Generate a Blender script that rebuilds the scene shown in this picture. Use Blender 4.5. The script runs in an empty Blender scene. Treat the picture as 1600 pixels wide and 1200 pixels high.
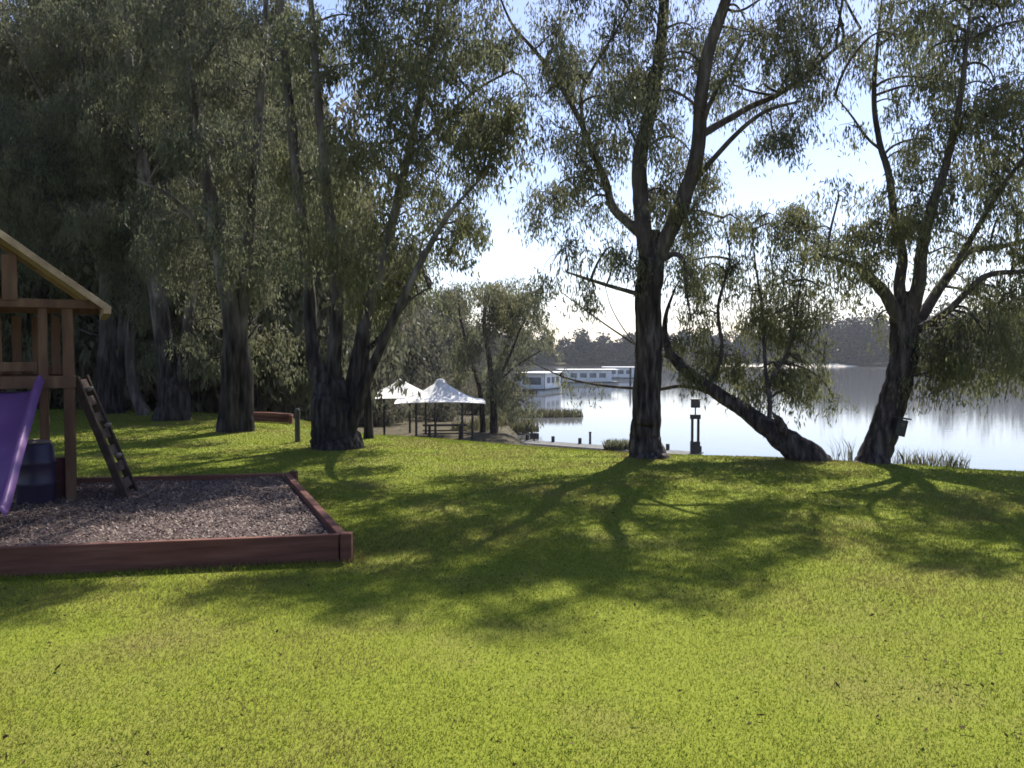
import bpy, math
import numpy as np

rng = np.random.default_rng(7)
SC = bpy.context.scene
COL = SC.collection
F = 1300.0            # focal length in pixels of the 1600 px wide photograph
EYE = 1.6
HORIZ = 552.0
PITCH = math.atan((600 - HORIZ) / F)
SUN_EL = math.radians(50.5)
SUN_AZ = math.radians(23)     # clockwise from the view direction (+Y)

# ------------------------------------------------------------------ helpers
def P(px, py, d):
    """world point seen at photo pixel (px, py) and d metres in front of the camera"""
    u = (px - 800) / F
    v = (600 - py) / F
    c, s = math.cos(PITCH), math.sin(PITCH)
    dx, dy, dz = u, c + v * s, -s + v * c
    k = d / dy
    return np.array([dx * k, d, EYE + dz * k])

def sm(t):
    t = np.clip(t, 0, 1)
    return t * t * (3 - 2 * t)

CX = [-60, -30, -12, -9, -6, -3, -1, .34, 2, 4.2, 6.6, 15, 40]
CY = [30, 25, 23, 22, 20.2, 15.6, 14.5, 13.7, 12.8, 12.3, 11.0, 8, 4]

def height(x, y):
    x = np.asarray(x, float); y = np.asarray(y, float)
    yc = np.interp(x, CX, CY)
    s = y - yc
    L = 14 - 4 * sm((x + 2) / 4)
    h = -(2.42 + .38 * sm((x + .5) / 1.5)) * sm(s / L)
    h = h + .012 * np.sin(x * 1.3 + .4 * y) * np.sin(y * .9 + 1) * sm((y - 4) / 4)
    ys = np.interp(x, [-2, .3, 7.85, 20, 40, 100], [60, 41.5, 36.3, 31, 26, 20])
    xs = np.interp(y, [30, 45, 64, 100, 200, 320], [-.2, -.2, 0, -2, -8, -26])
    q = np.minimum(y - ys, x - xs)
    h = h - 2.4 * sm((q + .8) / 4) * sm((s - 6) / 6)
    yf = np.interp(x, [-200, 100, 250, 500], [318, 312, 285, 240])
    t = sm((y - yf) / 10)
    return h * (1 - t) + (-1.2) * t

def gz(x, y):
    return float(height(x, y))

def npmesh(name, V, Q, tint=None, smooth=False):
    V = np.ascontiguousarray(V, dtype=np.float32)
    Q = np.ascontiguousarray(Q, dtype=np.int32)
    me = bpy.data.meshes.new(name)
    me.vertices.add(len(V)); me.vertices.foreach_set('co', V.ravel())
    k = Q.shape[1]
    me.loops.add(Q.size); me.loops.foreach_set('vertex_index', Q.ravel())
    me.polygons.add(len(Q))
    me.polygons.foreach_set('loop_start', np.arange(0, Q.size, k, dtype=np.int32))
    if smooth:
        me.polygons.foreach_set('use_smooth', np.ones(len(Q), dtype=bool))
    if tint is not None:
        a = me.attributes.new('tint', 'FLOAT', 'POINT')
        a.data.foreach_set('value', np.ascontiguousarray(tint, dtype=np.float32))
    me.update(calc_edges=True)
    me.validate()
    return me

def link(name, me, mat, parent=None):
    o = bpy.data.objects.new(name, me)
    COL.objects.link(o)
    if mat is not None and me is not None and len(me.materials) == 0:
        me.materials.append(mat)
    if parent is not None:
        o.parent = parent
    return o

def tag(o, label=None, cat=None, group=None, kind=None):
    if label: o['label'] = label
    if cat: o['category'] = cat
    if group: o['group'] = group
    if kind: o['kind'] = kind
    return o

def empty(name, loc, label, cat, group=None, rz=0):
    o = bpy.data.objects.new(name, None)
    COL.objects.link(o)
    o.location = tuple(float(c) for c in loc)
    o.rotation_euler = (0, 0, rz)
    o.empty_display_size = .2
    return tag(o, label, cat, group)

def copy_tree(root, loc, rz, scale=1.0):
    r = root.copy(); COL.objects.link(r)
    r.location = loc; r.rotation_euler = (0, 0, rz); r.scale = (scale,) * 3
    for ch in list(root.children):
        c = ch.copy(); COL.objects.link(c); c.parent = r
        for g in ch.children:
            d = g.copy(); COL.objects.link(d); d.parent = c
    return r

class MB:
    """collects boxes, bars and tubes and builds ONE mesh object"""
    def __init__(self, origin=(0, 0, 0)):
        self.v = []; self.f = []; self.o = np.array(origin, float)
    def add(self, verts, faces):
        b = len(self.v)
        self.v += [tuple(np.asarray(p, float) - self.o) for p in verts]
        self.f += [tuple(b + i for i in f) for f in faces]
    def bar(self, a, b, w, h, up=(0, 0, 1)):
        """rectangular bar from a to b; w across, h along 'up'"""
        a = np.asarray(a, float); b = np.asarray(b, float)
        d = (b - a) / np.linalg.norm(b - a)
        u = np.asarray(up, float)
        if abs(np.dot(u, d)) > .98: u = np.array([0., 1, 0])
        r = np.cross(d, u); r /= np.linalg.norm(r)
        u = np.cross(r, d)
        vs = []
        for p in (a, b):
            for sx, sy in ((-1, -1), (1, -1), (1, 1), (-1, 1)):
                vs.append(p + r * sx * w / 2 + u * sy * h / 2)
        self.add(vs, [(0, 1, 2, 3), (7, 6, 5, 4), (0, 4, 5, 1), (1, 5, 6, 2), (2, 6, 7, 3), (3, 7, 4, 0)])
    def box(self, c, size, rz=0):
        c = np.asarray(c, float); x, y, z = size
        d = np.array([math.cos(rz), math.sin(rz), 0])
        self.bar(c - d * x / 2, c + d * x / 2, y, z)
    def tube(self, pts, rad, n=8):
        V, Q = tube_np(np.asarray(pts, float), np.broadcast_to(np.asarray(rad, float), (len(pts),)), n)
        self.add(V, [tuple(q) for q in Q])
        k = len(pts)
        b = len(self.v) - len(V)
        self.f.append(tuple(b + i for i in range(n))[::-1])
        self.f.append(tuple(b + (k - 1) * n + i for i in range(n)))
    def build(self, name, mat, parent=None, bevel=0, smooth=False):
        me = bpy.data.meshes.new(name)
        me.from_pydata(self.v, [], self.f)
        me.update()
        if smooth:
            for p in me.polygons: p.use_smooth = True
        o = link(name, me, mat, parent)
        if bevel:
            m = o.modifiers.new('bevel', 'BEVEL'); m.width = bevel; m.segments = 2
        return o

def tube_np(pts, rad, n=8, rough=0.0, seed=0, flare=None):
    k = len(pts)
    T = np.gradient(pts, axis=0)
    T /= np.linalg.norm(T, axis=1)[:, None] + 1e-9
    ref = np.array([.31, .95, .05])
    A = np.cross(T, ref); A /= np.linalg.norm(A, axis=1)[:, None] + 1e-9
    B = np.cross(T, A)
    th = np.linspace(0, 2 * math.pi, n, endpoint=False)
    R = np.repeat(rad[:, None], n, 1)
    if rough:
        r = np.random.default_rng(seed)
        lob = sum(r.uniform(.3, 1) * np.cos(j * th[None, :] + r.uniform(0, 6.3) + .6 * np.sin(np.linspace(0, 5, k))[:, None]) / j for j in (2, 3, 5, 7))
        R = R * (1 + rough * lob * .5 + rough * .15 * r.normal(size=(k, n)))
    V = pts[:, None, :] + R[..., None] * (np.cos(th)[None, :, None] * A[:, None, :] + np.sin(th)[None, :, None] * B[:, None, :])
    i = np.arange(k - 1)[:, None] * n
    j = np.arange(n)[None, :]
    j2 = (j + 1) % n
    Q = np.stack([i + j, i + j2, i + n + j2, i + n + j], -1).reshape(-1, 4)
    return V.reshape(-1, 3), Q

def catmull(C, per=6):
    C = np.asarray(C, float)
    if len(C) < 3:
        t = np.linspace(0, 1, per + 1)[:, None]
        return C[0] * (1 - t) + C[-1] * t
    E = np.vstack([2 * C[0] - C[1], C, 2 * C[-1] - C[-2]])
    out = []
    for i in range(1, len(E) - 2):
        p0, p1, p2, p3 = E[i - 1:i + 3]
        for t in np.linspace(0, 1, per, endpoint=False):
            out.append(.5 * (2 * p1 + (p2 - p0) * t + (2 * p0 - 5 * p1 + 4 * p2 - p3) * t * t + (3 * p1 - p0 - 3 * p2 + p3) * t ** 3))
    out.append(E[-2])
    return np.array(out)

# ---------------------------------------------------------------- materials
def new_mat(name):
    m = bpy.data.materials.new(name); m.use_nodes = True
    nt = m.node_tree
    return m, nt, nt.nodes['Principled BSDF'], nt.nodes['Material Output']

def N(nt, typ, **kw):
    n = nt.nodes.new(typ)
    for k, v in kw.items():
        if k.startswith('i_'): n.inputs[k[2:].replace('_', ' ')].default_value = v
        else: setattr(n, k, v)
    return n

def ramp(nt, fac, stops):
    r = nt.nodes.new('ShaderNodeValToRGB')
    e = r.color_ramp.elements
    while len(e) < len(stops): e.new(.5)
    for q, (p, c) in zip(e, stops):
        q.position = p; q.color = (*c, 1)
    nt.links.new(fac, r.inputs[0])
    return r.outputs[0]

def noise_mat(name, stops, scale=(8, 8, 8), detail=6, rough=.8, bump=.2, bump_dist=.01, spec=.3, coords='Object', nrough=.6):
    m, nt, b, out = new_mat(name)
    tc = N(nt, 'ShaderNodeTexCoord'); mp = N(nt, 'ShaderNodeMapping')
    mp.inputs['Scale'].default_value = scale
    nt.links.new(tc.outputs[coords], mp.inputs[0])
    n = N(nt, 'ShaderNodeTexNoise'); n.inputs['Scale'].default_value = 1; n.inputs['Detail'].default_value = detail
    n.inputs['Roughness'].default_value = nrough
    nt.links.new(mp.outputs[0], n.inputs['Vector'])
    nt.links.new(ramp(nt, n.outputs[0], stops), b.inputs['Base Color'])
    b.inputs['Roughness'].default_value = rough
    b.inputs['Specular IOR Level'].default_value = spec
    if bump:
        bp = N(nt, 'ShaderNodeBump'); bp.inputs['Strength'].default_value = bump; bp.inputs['Distance'].default_value = bump_dist
        nt.links.new(n.outputs[0], bp.inputs['Height']); nt.links.new(bp.outputs[0], b.inputs['Normal'])
    return m

def leaf_mat(name, lo, hi, alt, transl=.3, spec=.14):
    """leaf colour varies from leaf to leaf; 'tint' marks sprays of older, yellower leaves"""
    m, nt, b, out = new_mat(name)
    g = N(nt, 'ShaderNodeNewGeometry')
    c = ramp(nt, g.outputs['Random Per Island'], [(0, lo), (1, hi)])
    at = N(nt, 'ShaderNodeAttribute'); at.attribute_name = 'tint'
    mx = N(nt, 'ShaderNodeMix'); mx.data_type = 'RGBA'
    nt.links.new(at.outputs['Fac'], mx.inputs[0]); nt.links.new(c, mx.inputs[6]); mx.inputs[7].default_value = (*alt, 1)
    nt.links.new(mx.outputs[2], b.inputs['Base Color'])
    b.inputs['Roughness'].default_value = .5 if spec else .9; b.inputs['Specular IOR Level'].default_value = spec
    tr = N(nt, 'ShaderNodeBsdfTranslucent')
    nt.links.new(mx.outputs[2], tr.inputs[0])
    ms = N(nt, 'ShaderNodeMixShader'); ms.inputs[0].default_value = transl
    nt.links.new(b.outputs[0], ms.inputs[1]); nt.links.new(tr.outputs[0], ms.inputs[2])
    nt.links.new(ms.outputs[0], out.inputs[0])
    return m

M = {}
M['bark_dark'] = noise_mat('bark_dark', [(.36, (.014, .011, .011)), (.5, (.045, .036, .034)), (.66, (.11, .094, .088))], (14, 14, 2.2), 8, .95, .7, .03, .1)
M['bark_mid'] = noise_mat('bark_mid', [(.3, (.03, .025, .024)), (.55, (.085, .07, .065)), (.75, (.17, .15, .14))], (10, 10, 2), 7, .9, .5, .02, .1)
M['bark_pale'] = noise_mat('bark_pale', [(.35, (.05, .042, .04)), (.5, (.13, .115, .105)), (.7, (.25, .23, .21))], (6, 6, 1.5), 6, .85, .35, .015, .15)
def half_bark():
    """rough dark bark on the butt of the trunk, shed to smoother grey bark higher up"""
    m, nt, b, out = new_mat('bark_half')
    tc = N(nt, 'ShaderNodeTexCoord')
    def nz(scale, detail):
        mp = N(nt, 'ShaderNodeMapping'); mp.inputs['Scale'].default_value = scale
        nt.links.new(tc.outputs['Object'], mp.inputs[0])
        n = N(nt, 'ShaderNodeTexNoise'); n.inputs['Scale'].default_value = 1; n.inputs['Detail'].default_value = detail
        nt.links.new(mp.outputs[0], n.inputs['Vector']); return n.outputs[0]
    a = nz((13, 13, 2), 8); p = nz((5, 5, 1.2), 5)
    dark = ramp(nt, a, [(.36, (.010, .008, .008)), (.5, (.03, .025, .024)), (.68, (.07, .06, .056))])
    pale = ramp(nt, p, [(.35, (.045, .036, .032)), (.5, (.1, .088, .08)), (.66, (.2, .185, .17))])
    sp = N(nt, 'ShaderNodeSeparateXYZ'); nt.links.new(tc.outputs['Object'], sp.inputs[0])
    k = N(nt, 'ShaderNodeMath', operation='MULTIPLY_ADD'); k.inputs[1].default_value = 2.5
    nt.links.new(p, k.inputs[0]); nt.links.new(sp.outputs[2], k.inputs[2])
    mr = N(nt, 'ShaderNodeMapRange'); mr.inputs[1].default_value = 2.9; mr.inputs[2].default_value = 4.6
    nt.links.new(k.outputs[0], mr.inputs[0])
    mx = N(nt, 'ShaderNodeMix'); mx.data_type = 'RGBA'
    nt.links.new(mr.outputs[0], mx.inputs[0]); nt.links.new(dark, mx.inputs[6]); nt.links.new(pale, mx.inputs[7])
    nt.links.new(mx.outputs[2], b.inputs['Base Color']); b.inputs['Roughness'].default_value = .92; b.inputs['Specular IOR Level'].default_value = .1
    bp = N(nt, 'ShaderNodeBump'); bp.inputs['Strength'].default_value = .7; bp.inputs['Distance'].default_value = .03
    nt.links.new(a, bp.inputs['Height']); nt.links.new(bp.outputs[0], b.inputs['Normal'])
    return m
M['bark_half'] = half_bark()
M['leaf_olive'] = leaf_mat('leaf_olive', (.07, .082, .044), (.165, .178, .1), (.17, .158, .06), .54)
M['leaf_grey'] = leaf_mat('leaf_grey', (.07, .08, .05), (.168, .18, .112), (.175, .16, .07), .55)
M['leaf_deep'] = leaf_mat('leaf_deep', (.075, .086, .05), (.172, .186, .112), (.185, .165, .1), .52)
M['leaf_back'] = leaf_mat('leaf_back', (.065, .07, .045), (.15, .155, .1), (.165, .14, .11), .42)
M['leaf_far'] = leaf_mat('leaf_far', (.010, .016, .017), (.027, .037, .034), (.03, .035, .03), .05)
M['reed'] = leaf_mat('reed', (.07, .08, .035), (.16, .15, .08), (.2, .17, .1), .3)
M['chips'] = leaf_mat('chips', (.08, .054, .045), (.2, .148, .122), (.28, .23, .2), 0, .1)
M['litter'] = leaf_mat('litter', (.012, .011, .006), (.05, .036, .02), (.11, .085, .045), .05, 0)

def grass_mat():
    m, nt, b, out = new_mat('grass_blades')
    g = N(nt, 'ShaderNodeNewGeometry')
    c = ramp(nt, g.outputs['Random Per Island'], [(0, (.095, .135, .013)), (.55, (.155, .195, .019)), (1, (.215, .24, .036))])
    at = N(nt, 'ShaderNodeAttribute'); at.attribute_name = 'tint'
    mx = N(nt, 'ShaderNodeMix'); mx.data_type = 'RGBA'
    nt.links.new(at.outputs['Fac'], mx.inputs[0]); nt.links.new(c, mx.inputs[6]); mx.inputs[7].default_value = (.2, .15, .06, 1)
    nt.links.new(mx.outputs[2], b.inputs['Base Color'])
    b.inputs['Roughness'].default_value = .55; b.inputs['Specular IOR Level'].default_value = .2
    tr = N(nt, 'ShaderNodeBsdfTranslucent'); nt.links.new(mx.outputs[2], tr.inputs[0])
    ms = N(nt, 'ShaderNodeMixShader'); ms.inputs[0].default_value = .45
    nt.links.new(b.outputs[0], ms.inputs[1]); nt.links.new(tr.outputs[0], ms.inputs[2])
    nt.links.new(ms.outputs[0], out.inputs[0])
    return m
M['grass'] = grass_mat()

def ground_mat():
    m, nt, b, out = new_mat('ground_turf')
    tc = N(nt, 'ShaderNodeTexCoord')
    def noise(scale, detail=5, rough=.6):
        n = N(nt, 'ShaderNodeTexNoise'); n.inputs['Scale'].default_value = scale
        n.inputs['Detail'].default_value = detail; n.inputs['Roughness'].default_value = rough
        nt.links.new(tc.outputs['Object'], n.inputs['Vector']); return n.outputs[0]
    fine = ramp(nt, noise(45, 4, .7), [(.3, (.09, .115, .012)), (.5, (.145, .17, .017)), (.72, (.2, .205, .034))])
    patch = ramp(nt, noise(.8, 4), [(.5, (0, 0, 0)), (.72, (1, 1, 1))])
    mx = N(nt, 'ShaderNodeMix'); mx.data_type = 'RGBA'
    k = N(nt, 'ShaderNodeMath', operation='MULTIPLY'); k.inputs[1].default_value = .5
    nt.links.new(patch, k.inputs[0]); nt.links.new(k.outputs[0], mx.inputs[0])
    nt.links.new(fine, mx.inputs[6]); mx.inputs[7].default_value = (.17, .13, .055, 1)
    # below the lawn the bank is bare earth and dry leaf litter
    sp = N(nt, 'ShaderNodeSeparateXYZ'); nt.links.new(tc.outputs['Object'], sp.inputs[0])
    mr = N(nt, 'ShaderNodeMapRange'); mr.inputs[1].default_value = -.5; mr.inputs[2].default_value = -1.6
    ad = N(nt, 'ShaderNodeMath', operation='ADD'); nz = noise(.5, 3)
    nt.links.new(sp.outputs[2], ad.inputs[0]); nt.links.new(nz, ad.inputs[1])
    sb = N(nt, 'ShaderNodeMath', operation='SUBTRACT'); sb.inputs[1].default_value = .5
    nt.links.new(ad.outputs[0], sb.inputs[0]); nt.links.new(sb.outputs[0], mr.inputs[0])
    dirt = ramp(nt, noise(3, 6), [(.3, (.03, .026, .016)), (.5, (.065, .055, .034)), (.7, (.11, .095, .06))])
    m2 = N(nt, 'ShaderNodeMix'); m2.data_type = 'RGBA'
    nt.links.new(mr.outputs[0], m2.inputs[0]); nt.links.new(mx.outputs[2], m2.inputs[6]); nt.links.new(dirt, m2.inputs[7])
    nt.links.new(m2.outputs[2], b.inputs['Base Color'])
    b.inputs['Roughness'].default_value = .95; b.inputs['Specular IOR Level'].default_value = .1
    bp = N(nt, 'ShaderNodeBump'); bp.inputs['Strength'].default_value = .35; bp.inputs['Distance'].default_value = .02
    nt.links.new(noise(30, 5, .7), bp.inputs['Height']); nt.links.new(bp.outputs[0], b.inputs['Normal'])
    return m
M['ground'] = ground_mat()

def water_mat():
    m, nt, b, out = new_mat('river_water')
    b.inputs['Base Color'].default_value = (.1, .105, .115, 1)
    b.inputs['Roughness'].default_value = .06
    b.inputs['IOR'].default_value = 1.33
    b.inputs['Specular IOR Level'].default_value = .5
    tc = N(nt, 'ShaderNodeTexCoord'); mp = N(nt, 'ShaderNodeMapping'); mp.inputs['Scale'].default_value = (.5, 1.1, 1)
    nt.links.new(tc.outputs['Object'], mp.inputs[0])
    n = N(nt, 'ShaderNodeTexNoise'); n.inputs['Scale'].default_value = 1.2; n.inputs['Detail'].default_value = 4
    nt.links.new(mp.outputs[0], n.inputs['Vector'])
    bp = N(nt, 'ShaderNodeBump'); bp.inputs['Strength'].default_value = .07; bp.inputs['Distance'].default_value = .05
    nt.links.new(n.outputs[0], bp.inputs['Height']); nt.links.new(bp.outputs[0], b.inputs['Normal'])
    return m
M['water'] = water_mat()
M['redgum'] = noise_mat('redgum_timber', [(.3, (.065, .026, .019)), (.55, (.135, .056, .04)), (.8, (.22, .115, .085))], (1.2, 1.2, 14), 6, .8, .35, .008, .2)
M['pine'] = noise_mat('treated_pine', [(.3, (.06, .03, .019)), (.55, (.11, .058, .034)), (.8, (.2, .125, .075))], (9, 9, 1.6), 6, .7, .25, .005, .25)
M['roof_sunlit'] = noise_mat('sunlit_roof_timber', [(.3, (.2, .13, .08)), (.55, (.36, .26, .16)), (.8, (.5, .4, .28))], (5, 5, 5), 6, .7, .2, .005, .25)  # sunlight on the roof put into this lighter timber colour
M['weathered'] = noise_mat('weathered_timber', [(.3, (.035, .026, .022)), (.55, (.08, .062, .052)), (.8, (.15, .125, .11))], (6, 6, 6), 6, .85, .3, .006, .2)
M['purple'] = noise_mat('purple_plastic', [(.3, (.125, .05, .16)), (.7, (.18, .085, .215))], (3, 3, 3), 3, .38, .03, .002, .5)
M['blue'] = noise_mat('blue_plastic', [(.3, (.02, .014, .036)), (.7, (.03, .022, .052))], (3, 3, 3), 3, .45, .05, .002, .4)
M['darkred'] = noise_mat('dark_red_board', [(.3, (.05, .014, .016)), (.7, (.1, .03, .03))], (5, 5, 5), 4, .7, .1, .003, .3)
M['ladder'] = noise_mat('ladder_timber', [(.3, (.022, .014, .011)), (.55, (.055, .038, .03)), (.8, (.11, .085, .07))], (6, 6, 6), 6, .85, .3, .006, .15)
M['hold'] = noise_mat('pale_plastic', [(.3, (.12, .1, .09)), (.7, (.2, .17, .15))], (9, 9, 9), 3, .5, .05, .002, .4)
M['gravel'] = noise_mat('gravel_bed', [(.3, (.035, .025, .024)), (.5, (.09, .066, .062)), (.75, (.18, .14, .13))], (40, 40, 40), 5, .95, .9, .03, .1)
M['fabric'] = noise_mat('shade_cloth', [(.3, (.66, .65, .62)), (.7, (.8, .79, .76))], (2, 2, 2), 4, .9, .05, .004, .1)
M['fabric_shaded'] = noise_mat('shaded_cloth', [(.3, (.25, .25, .27)), (.7, (.36, .36, .38))], (2, 2, 2), 4, .9, .05, .004, .1)  # pale cloth with the tree shade put into its grey
M['post_dark'] = noise_mat('dark_post', [(.3, (.03, .03, .03)), (.7, (.075, .07, .068))], (6, 6, 3), 4, .6, .1, .003, .3)
M['white'] = noise_mat('white_paint', [(.3, (.68, .68, .66)), (.7, (.82, .82, .8))], (.8, .8, .8), 4, .5, .03, .004, .4)
M['window'] = noise_mat('dark_glass', [(.3, (.1, .11, .12)), (.7, (.2, .22, .24))], (1, 1, 1), 2, .12, 0, 0, .6)
M['concrete'] = noise_mat('grey_concrete', [(.3, (.09, .09, .088)), (.7, (.19, .185, .18))], (3, 3, 3), 6, .9, .2, .006, .2)
M['strip'] = noise_mat('pale_strip', [(.3, (.42, .38, .31)), (.7, (.58, .53, .45))], (.5, .5, .5), 5, .95, .1, .02, .1)
M['black'] = noise_mat('black_metal', [(.3, (.012, .012, .013)), (.7, (.03, .03, .032))], (6, 6, 6), 4, .5, .05, .002, .4)

# ------------------------------------------------------------ ground, river
def graded(lo, a, b, step, hi, g=1.09):
    c = list(np.arange(a, b, step))
    s = step
    while c[-1] < hi: s *= g; c.append(c[-1] + s)
    s = step
    while c[0] > lo: s *= g; c.insert(0, c[0] - s)
    return np.array(c)

def grid_mesh(xs, ys, zf):
    X, Y = np.meshgrid(xs, ys)
    V = np.stack([X, Y, zf(X, Y)], -1).reshape(-1, 3)
    nx, ny = len(xs), len(ys)
    i = np.arange(ny - 1)[:, None] * nx; j = np.arange(nx - 1)[None, :]
    Q = np.stack([i + j, i + j + 1, i + nx + j + 1, i + nx + j], -1).reshape(-1, 4)
    return V, Q

V, Q = grid_mesh(graded(-640, -30, 30, .45, 640), graded(-20, -4, 46, .35, 760), height)
tag(link('ground', npmesh('ground', V, Q, smooth=True), M['ground']), kind='structure')
WZ = -3.2
V, Q = grid_mesh(np.linspace(-640, 640, 30), np.linspace(21, 760, 20), lambda X, Y: X * 0 + WZ)
tag(link('river', npmesh('river', V, Q), M['water']), kind='structure')

# pale strip along part of the far bank
xs = np.linspace(72, 132, 40); ys = np.linspace(-7, 9, 8)
def stripz(X, T):
    edge = np.minimum(X - 72, 132 - X) / 12
    return WZ - .5 + np.clip(edge, 0, 1) * (1.5 - .0 * T) * sm((T + 7) / 10)
X, T = np.meshgrid(xs, ys)
Yb = np.interp(X, [-200, 100, 250, 500], [318, 312, 285, 240]) + T - 3
V = np.stack([X, Yb, stripz(X, T) + .05 * np.sin(X * 2.1) * np.sin(T)], -1).reshape(-1, 3)
i = np.arange(7)[:, None] * 40; j = np.arange(39)[None, :]
Q = np.stack([i + j, i + j + 1, i + 40 + j + 1, i + 40 + j], -1).reshape(-1, 4)
tag(link('pale_bank', npmesh('pale_bank', V, Q, smooth=True), M['strip']), kind='structure')

# --------------------------------------------------------------------- grass
BOX_FR = np.array([-1.30, 6.35]); BOX_BR = np.array([-2.63, 9.65])
fd = np.array([-2.41, -.45]) / np.hypot(2.41, .45)
BOX_FL = BOX_FR + fd * 7.2
BOX_BL = BOX_BR + (fd * .96 + np.array([0, .02])) * 7.2
def in_quad(x, y, quad, grow=0.0):
    c = np.mean(quad, axis=0); ok = np.ones(np.shape(x), bool)
    for a, b in zip(quad, np.roll(quad, -1, axis=0)):
        n = np.array([-(b - a)[1], (b - a)[0]]); n = n / np.linalg.norm(n)
        if np.dot(c - a, n) < 0: n = -n
        ok &= ((x - a[0]) * n[0] + (y - a[1]) * n[1]) > -grow
    return ok
BOX = np.array([BOX_FR, BOX_BR, BOX_BL, BOX_FL])

def vnoise(x, y, seed, n=64):
    """smooth value noise, for the bare and straw patches of the lawn"""
    g = np.random.default_rng(seed).random((n, n))
    xi = np.floor(x).astype(int); yi = np.floor(y).astype(int)
    fx = sm(x - xi); fy = sm(y - yi)
    a = g[yi % n, xi % n]; b = g[yi % n, (xi + 1) % n]; c = g[(yi + 1) % n, xi % n]; d = g[(yi + 1) % n, (xi + 1) % n]
    return (a * (1 - fx) + b * fx) * (1 - fy) + (c * (1 - fx) + d * fx) * fy

def make_grass(n=1000000):
    d = 1.9 * (24 / 1.9) ** rng.random(n)
    x = (rng.random(n) * 2 - 1) * (.72 * d + 1.6)
    y = d
    h0 = height(x, y)
    keep = (h0 > -1.2) & ~in_quad(x, y, BOX, .05)
    x, y, h0 = x[keep], y[keep], h0[keep]; d = y; n = len(x)
    patch = .6 * vnoise(x * 1.1, y * 1.1, 3) + .4 * vnoise(x * 3.3, y * 3.3, 4)
    sc = np.clip(d / 4.5, 1, 5)
    ed_ = in_quad(x, y, BOX, .16)
    hh = rng.uniform(.008, .021, n) * np.where(ed_, 2.0, 1) * (.75 + .5 * patch) * np.clip(sc, 1, 1.5)
    ww = rng.uniform(.0018, .0034, n) * sc
    a = rng.uniform(0, 2 * math.pi, n); lean = rng.normal(0, .55, (n, 2)) * hh[:, None]
    base = np.stack([x, y, h0 - .004], -1)
    wv = np.stack([np.cos(a) * ww, np.sin(a) * ww, 0 * a], -1)
    tip = base + np.stack([lean[:, 0], lean[:, 1], hh], -1)
    V = np.stack([base - wv, base + wv, tip], 1).reshape(-1, 3)
    Q = np.arange(3 * n).reshape(-1, 3)
    near = np.zeros(n)
    for bx, by, bd, br in ((1016, 714, 12.8, .34), (1262, 722, 12.4, .34), (1360, 724, 12.2, .3), (528, 699, 14, .5), (365, 676, 16.9, .5), (270, 657, 20, .5), (172, 646, 22, .45)):
        q = P(bx, by, bd); rr_ = np.hypot(x - q[0], y - q[1]); near = np.maximum(near, 1 - sm((rr_ - br) / .4))
    hh = hh * (1 + 1.6 * near); tip[:, 2] += hh * near * .6
    straw = .75 * near * rng.random(n) + np.clip((patch - .5) * 3.5, 0, .85) * rng.uniform(.3, 1, n) + (rng.random(n) < .06) * .6
    return npmesh('grass', V, Q, np.repeat(np.clip(straw, 0, 1), 3))
tag(link('grass', make_grass(), M['grass']), kind='stuff')

def flakes(xy, z, L, W, thick_tilt, r, tintv=None):
    n = len(xy)
    a = r.uniform(0, 2 * math.pi, n)
    u = np.stack([np.cos(a), np.sin(a), r.normal(0, thick_tilt, n)], -1)
    v = np.stack([-np.sin(a), np.cos(a), r.normal(0, thick_tilt, n)], -1)
    c = np.stack([xy[:, 0], xy[:, 1], z], -1)
    u *= L[:, None] / 2; v *= W[:, None] / 2
    V = np.stack([c - u, c - v, c + u, c + v], 1).reshape(-1, 3)
    return V, np.arange(4 * n).reshape(-1, 4)

r_ = np.random.default_rng(21)
n = 4200
d = 2.6 * (16 / 2.6) ** r_.random(n); x = (r_.random(n) * 2 - 1) * (.7 * d + 1)
clus = vnoise(x * 1.6, d * 1.6, 9)
k = (clus + .45 * r_.random(n) > .74) & ~in_quad(x, d, BOX, .1) & (height(x, d) > -.5)
x, d = x[k], d[k]
V, Q = flakes(np.stack([x, d], -1), height(x, d) + .026, r_.uniform(.014, .04, len(x)) * r_.uniform(.6, 1.3, len(x)), r_.uniform(.008, .017, len(x)), .35, r_)
tag(link('leaf_litter', npmesh('leaf_litter', V, Q, np.repeat(r_.random(len(x)) ** 3, 4)), M['litter']), kind='stuff')

# ---------------------------------------------------------- play area border
def z3(p, z): return np.array([p[0], p[1], z])
bo = empty('timber_border', z3(BOX_FR, 0), 'low dark red timber border round the gravel play area', 'border')
org = z3(BOX_FR, 0)
def sleeper(a, b, zt, zb, w):
    m = MB(org)
    a3 = z3(a, (zt + zb) / 2); b3 = z3(b, (zt + zb) / 2)
    m.bar(a3, b3, w, zt - zb)
    return m.build('sleeper', M['redgum'], bo, .008)
sleeper(BOX_FR + fd * .03, BOX_FL, .215, -.05, .055)
sleeper(BOX_FR + (BOX_BR - BOX_FR) * .012, BOX_BR, .21, -.05, .07)
sleeper(BOX_BR - np.array([.04, 0]), BOX_BL, .205, -.05, .055)
for p in (BOX_FR, BOX_BR + np.array([.05, .03])):
    m = MB(org); m.bar(z3(p + np.array([.03, -.01]), -.05), z3(p + np.array([.03, -.01]), .225), .085, .085, (0, 1, 0))
    m.build('corner_post', M['redgum'], bo, .008)

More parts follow.
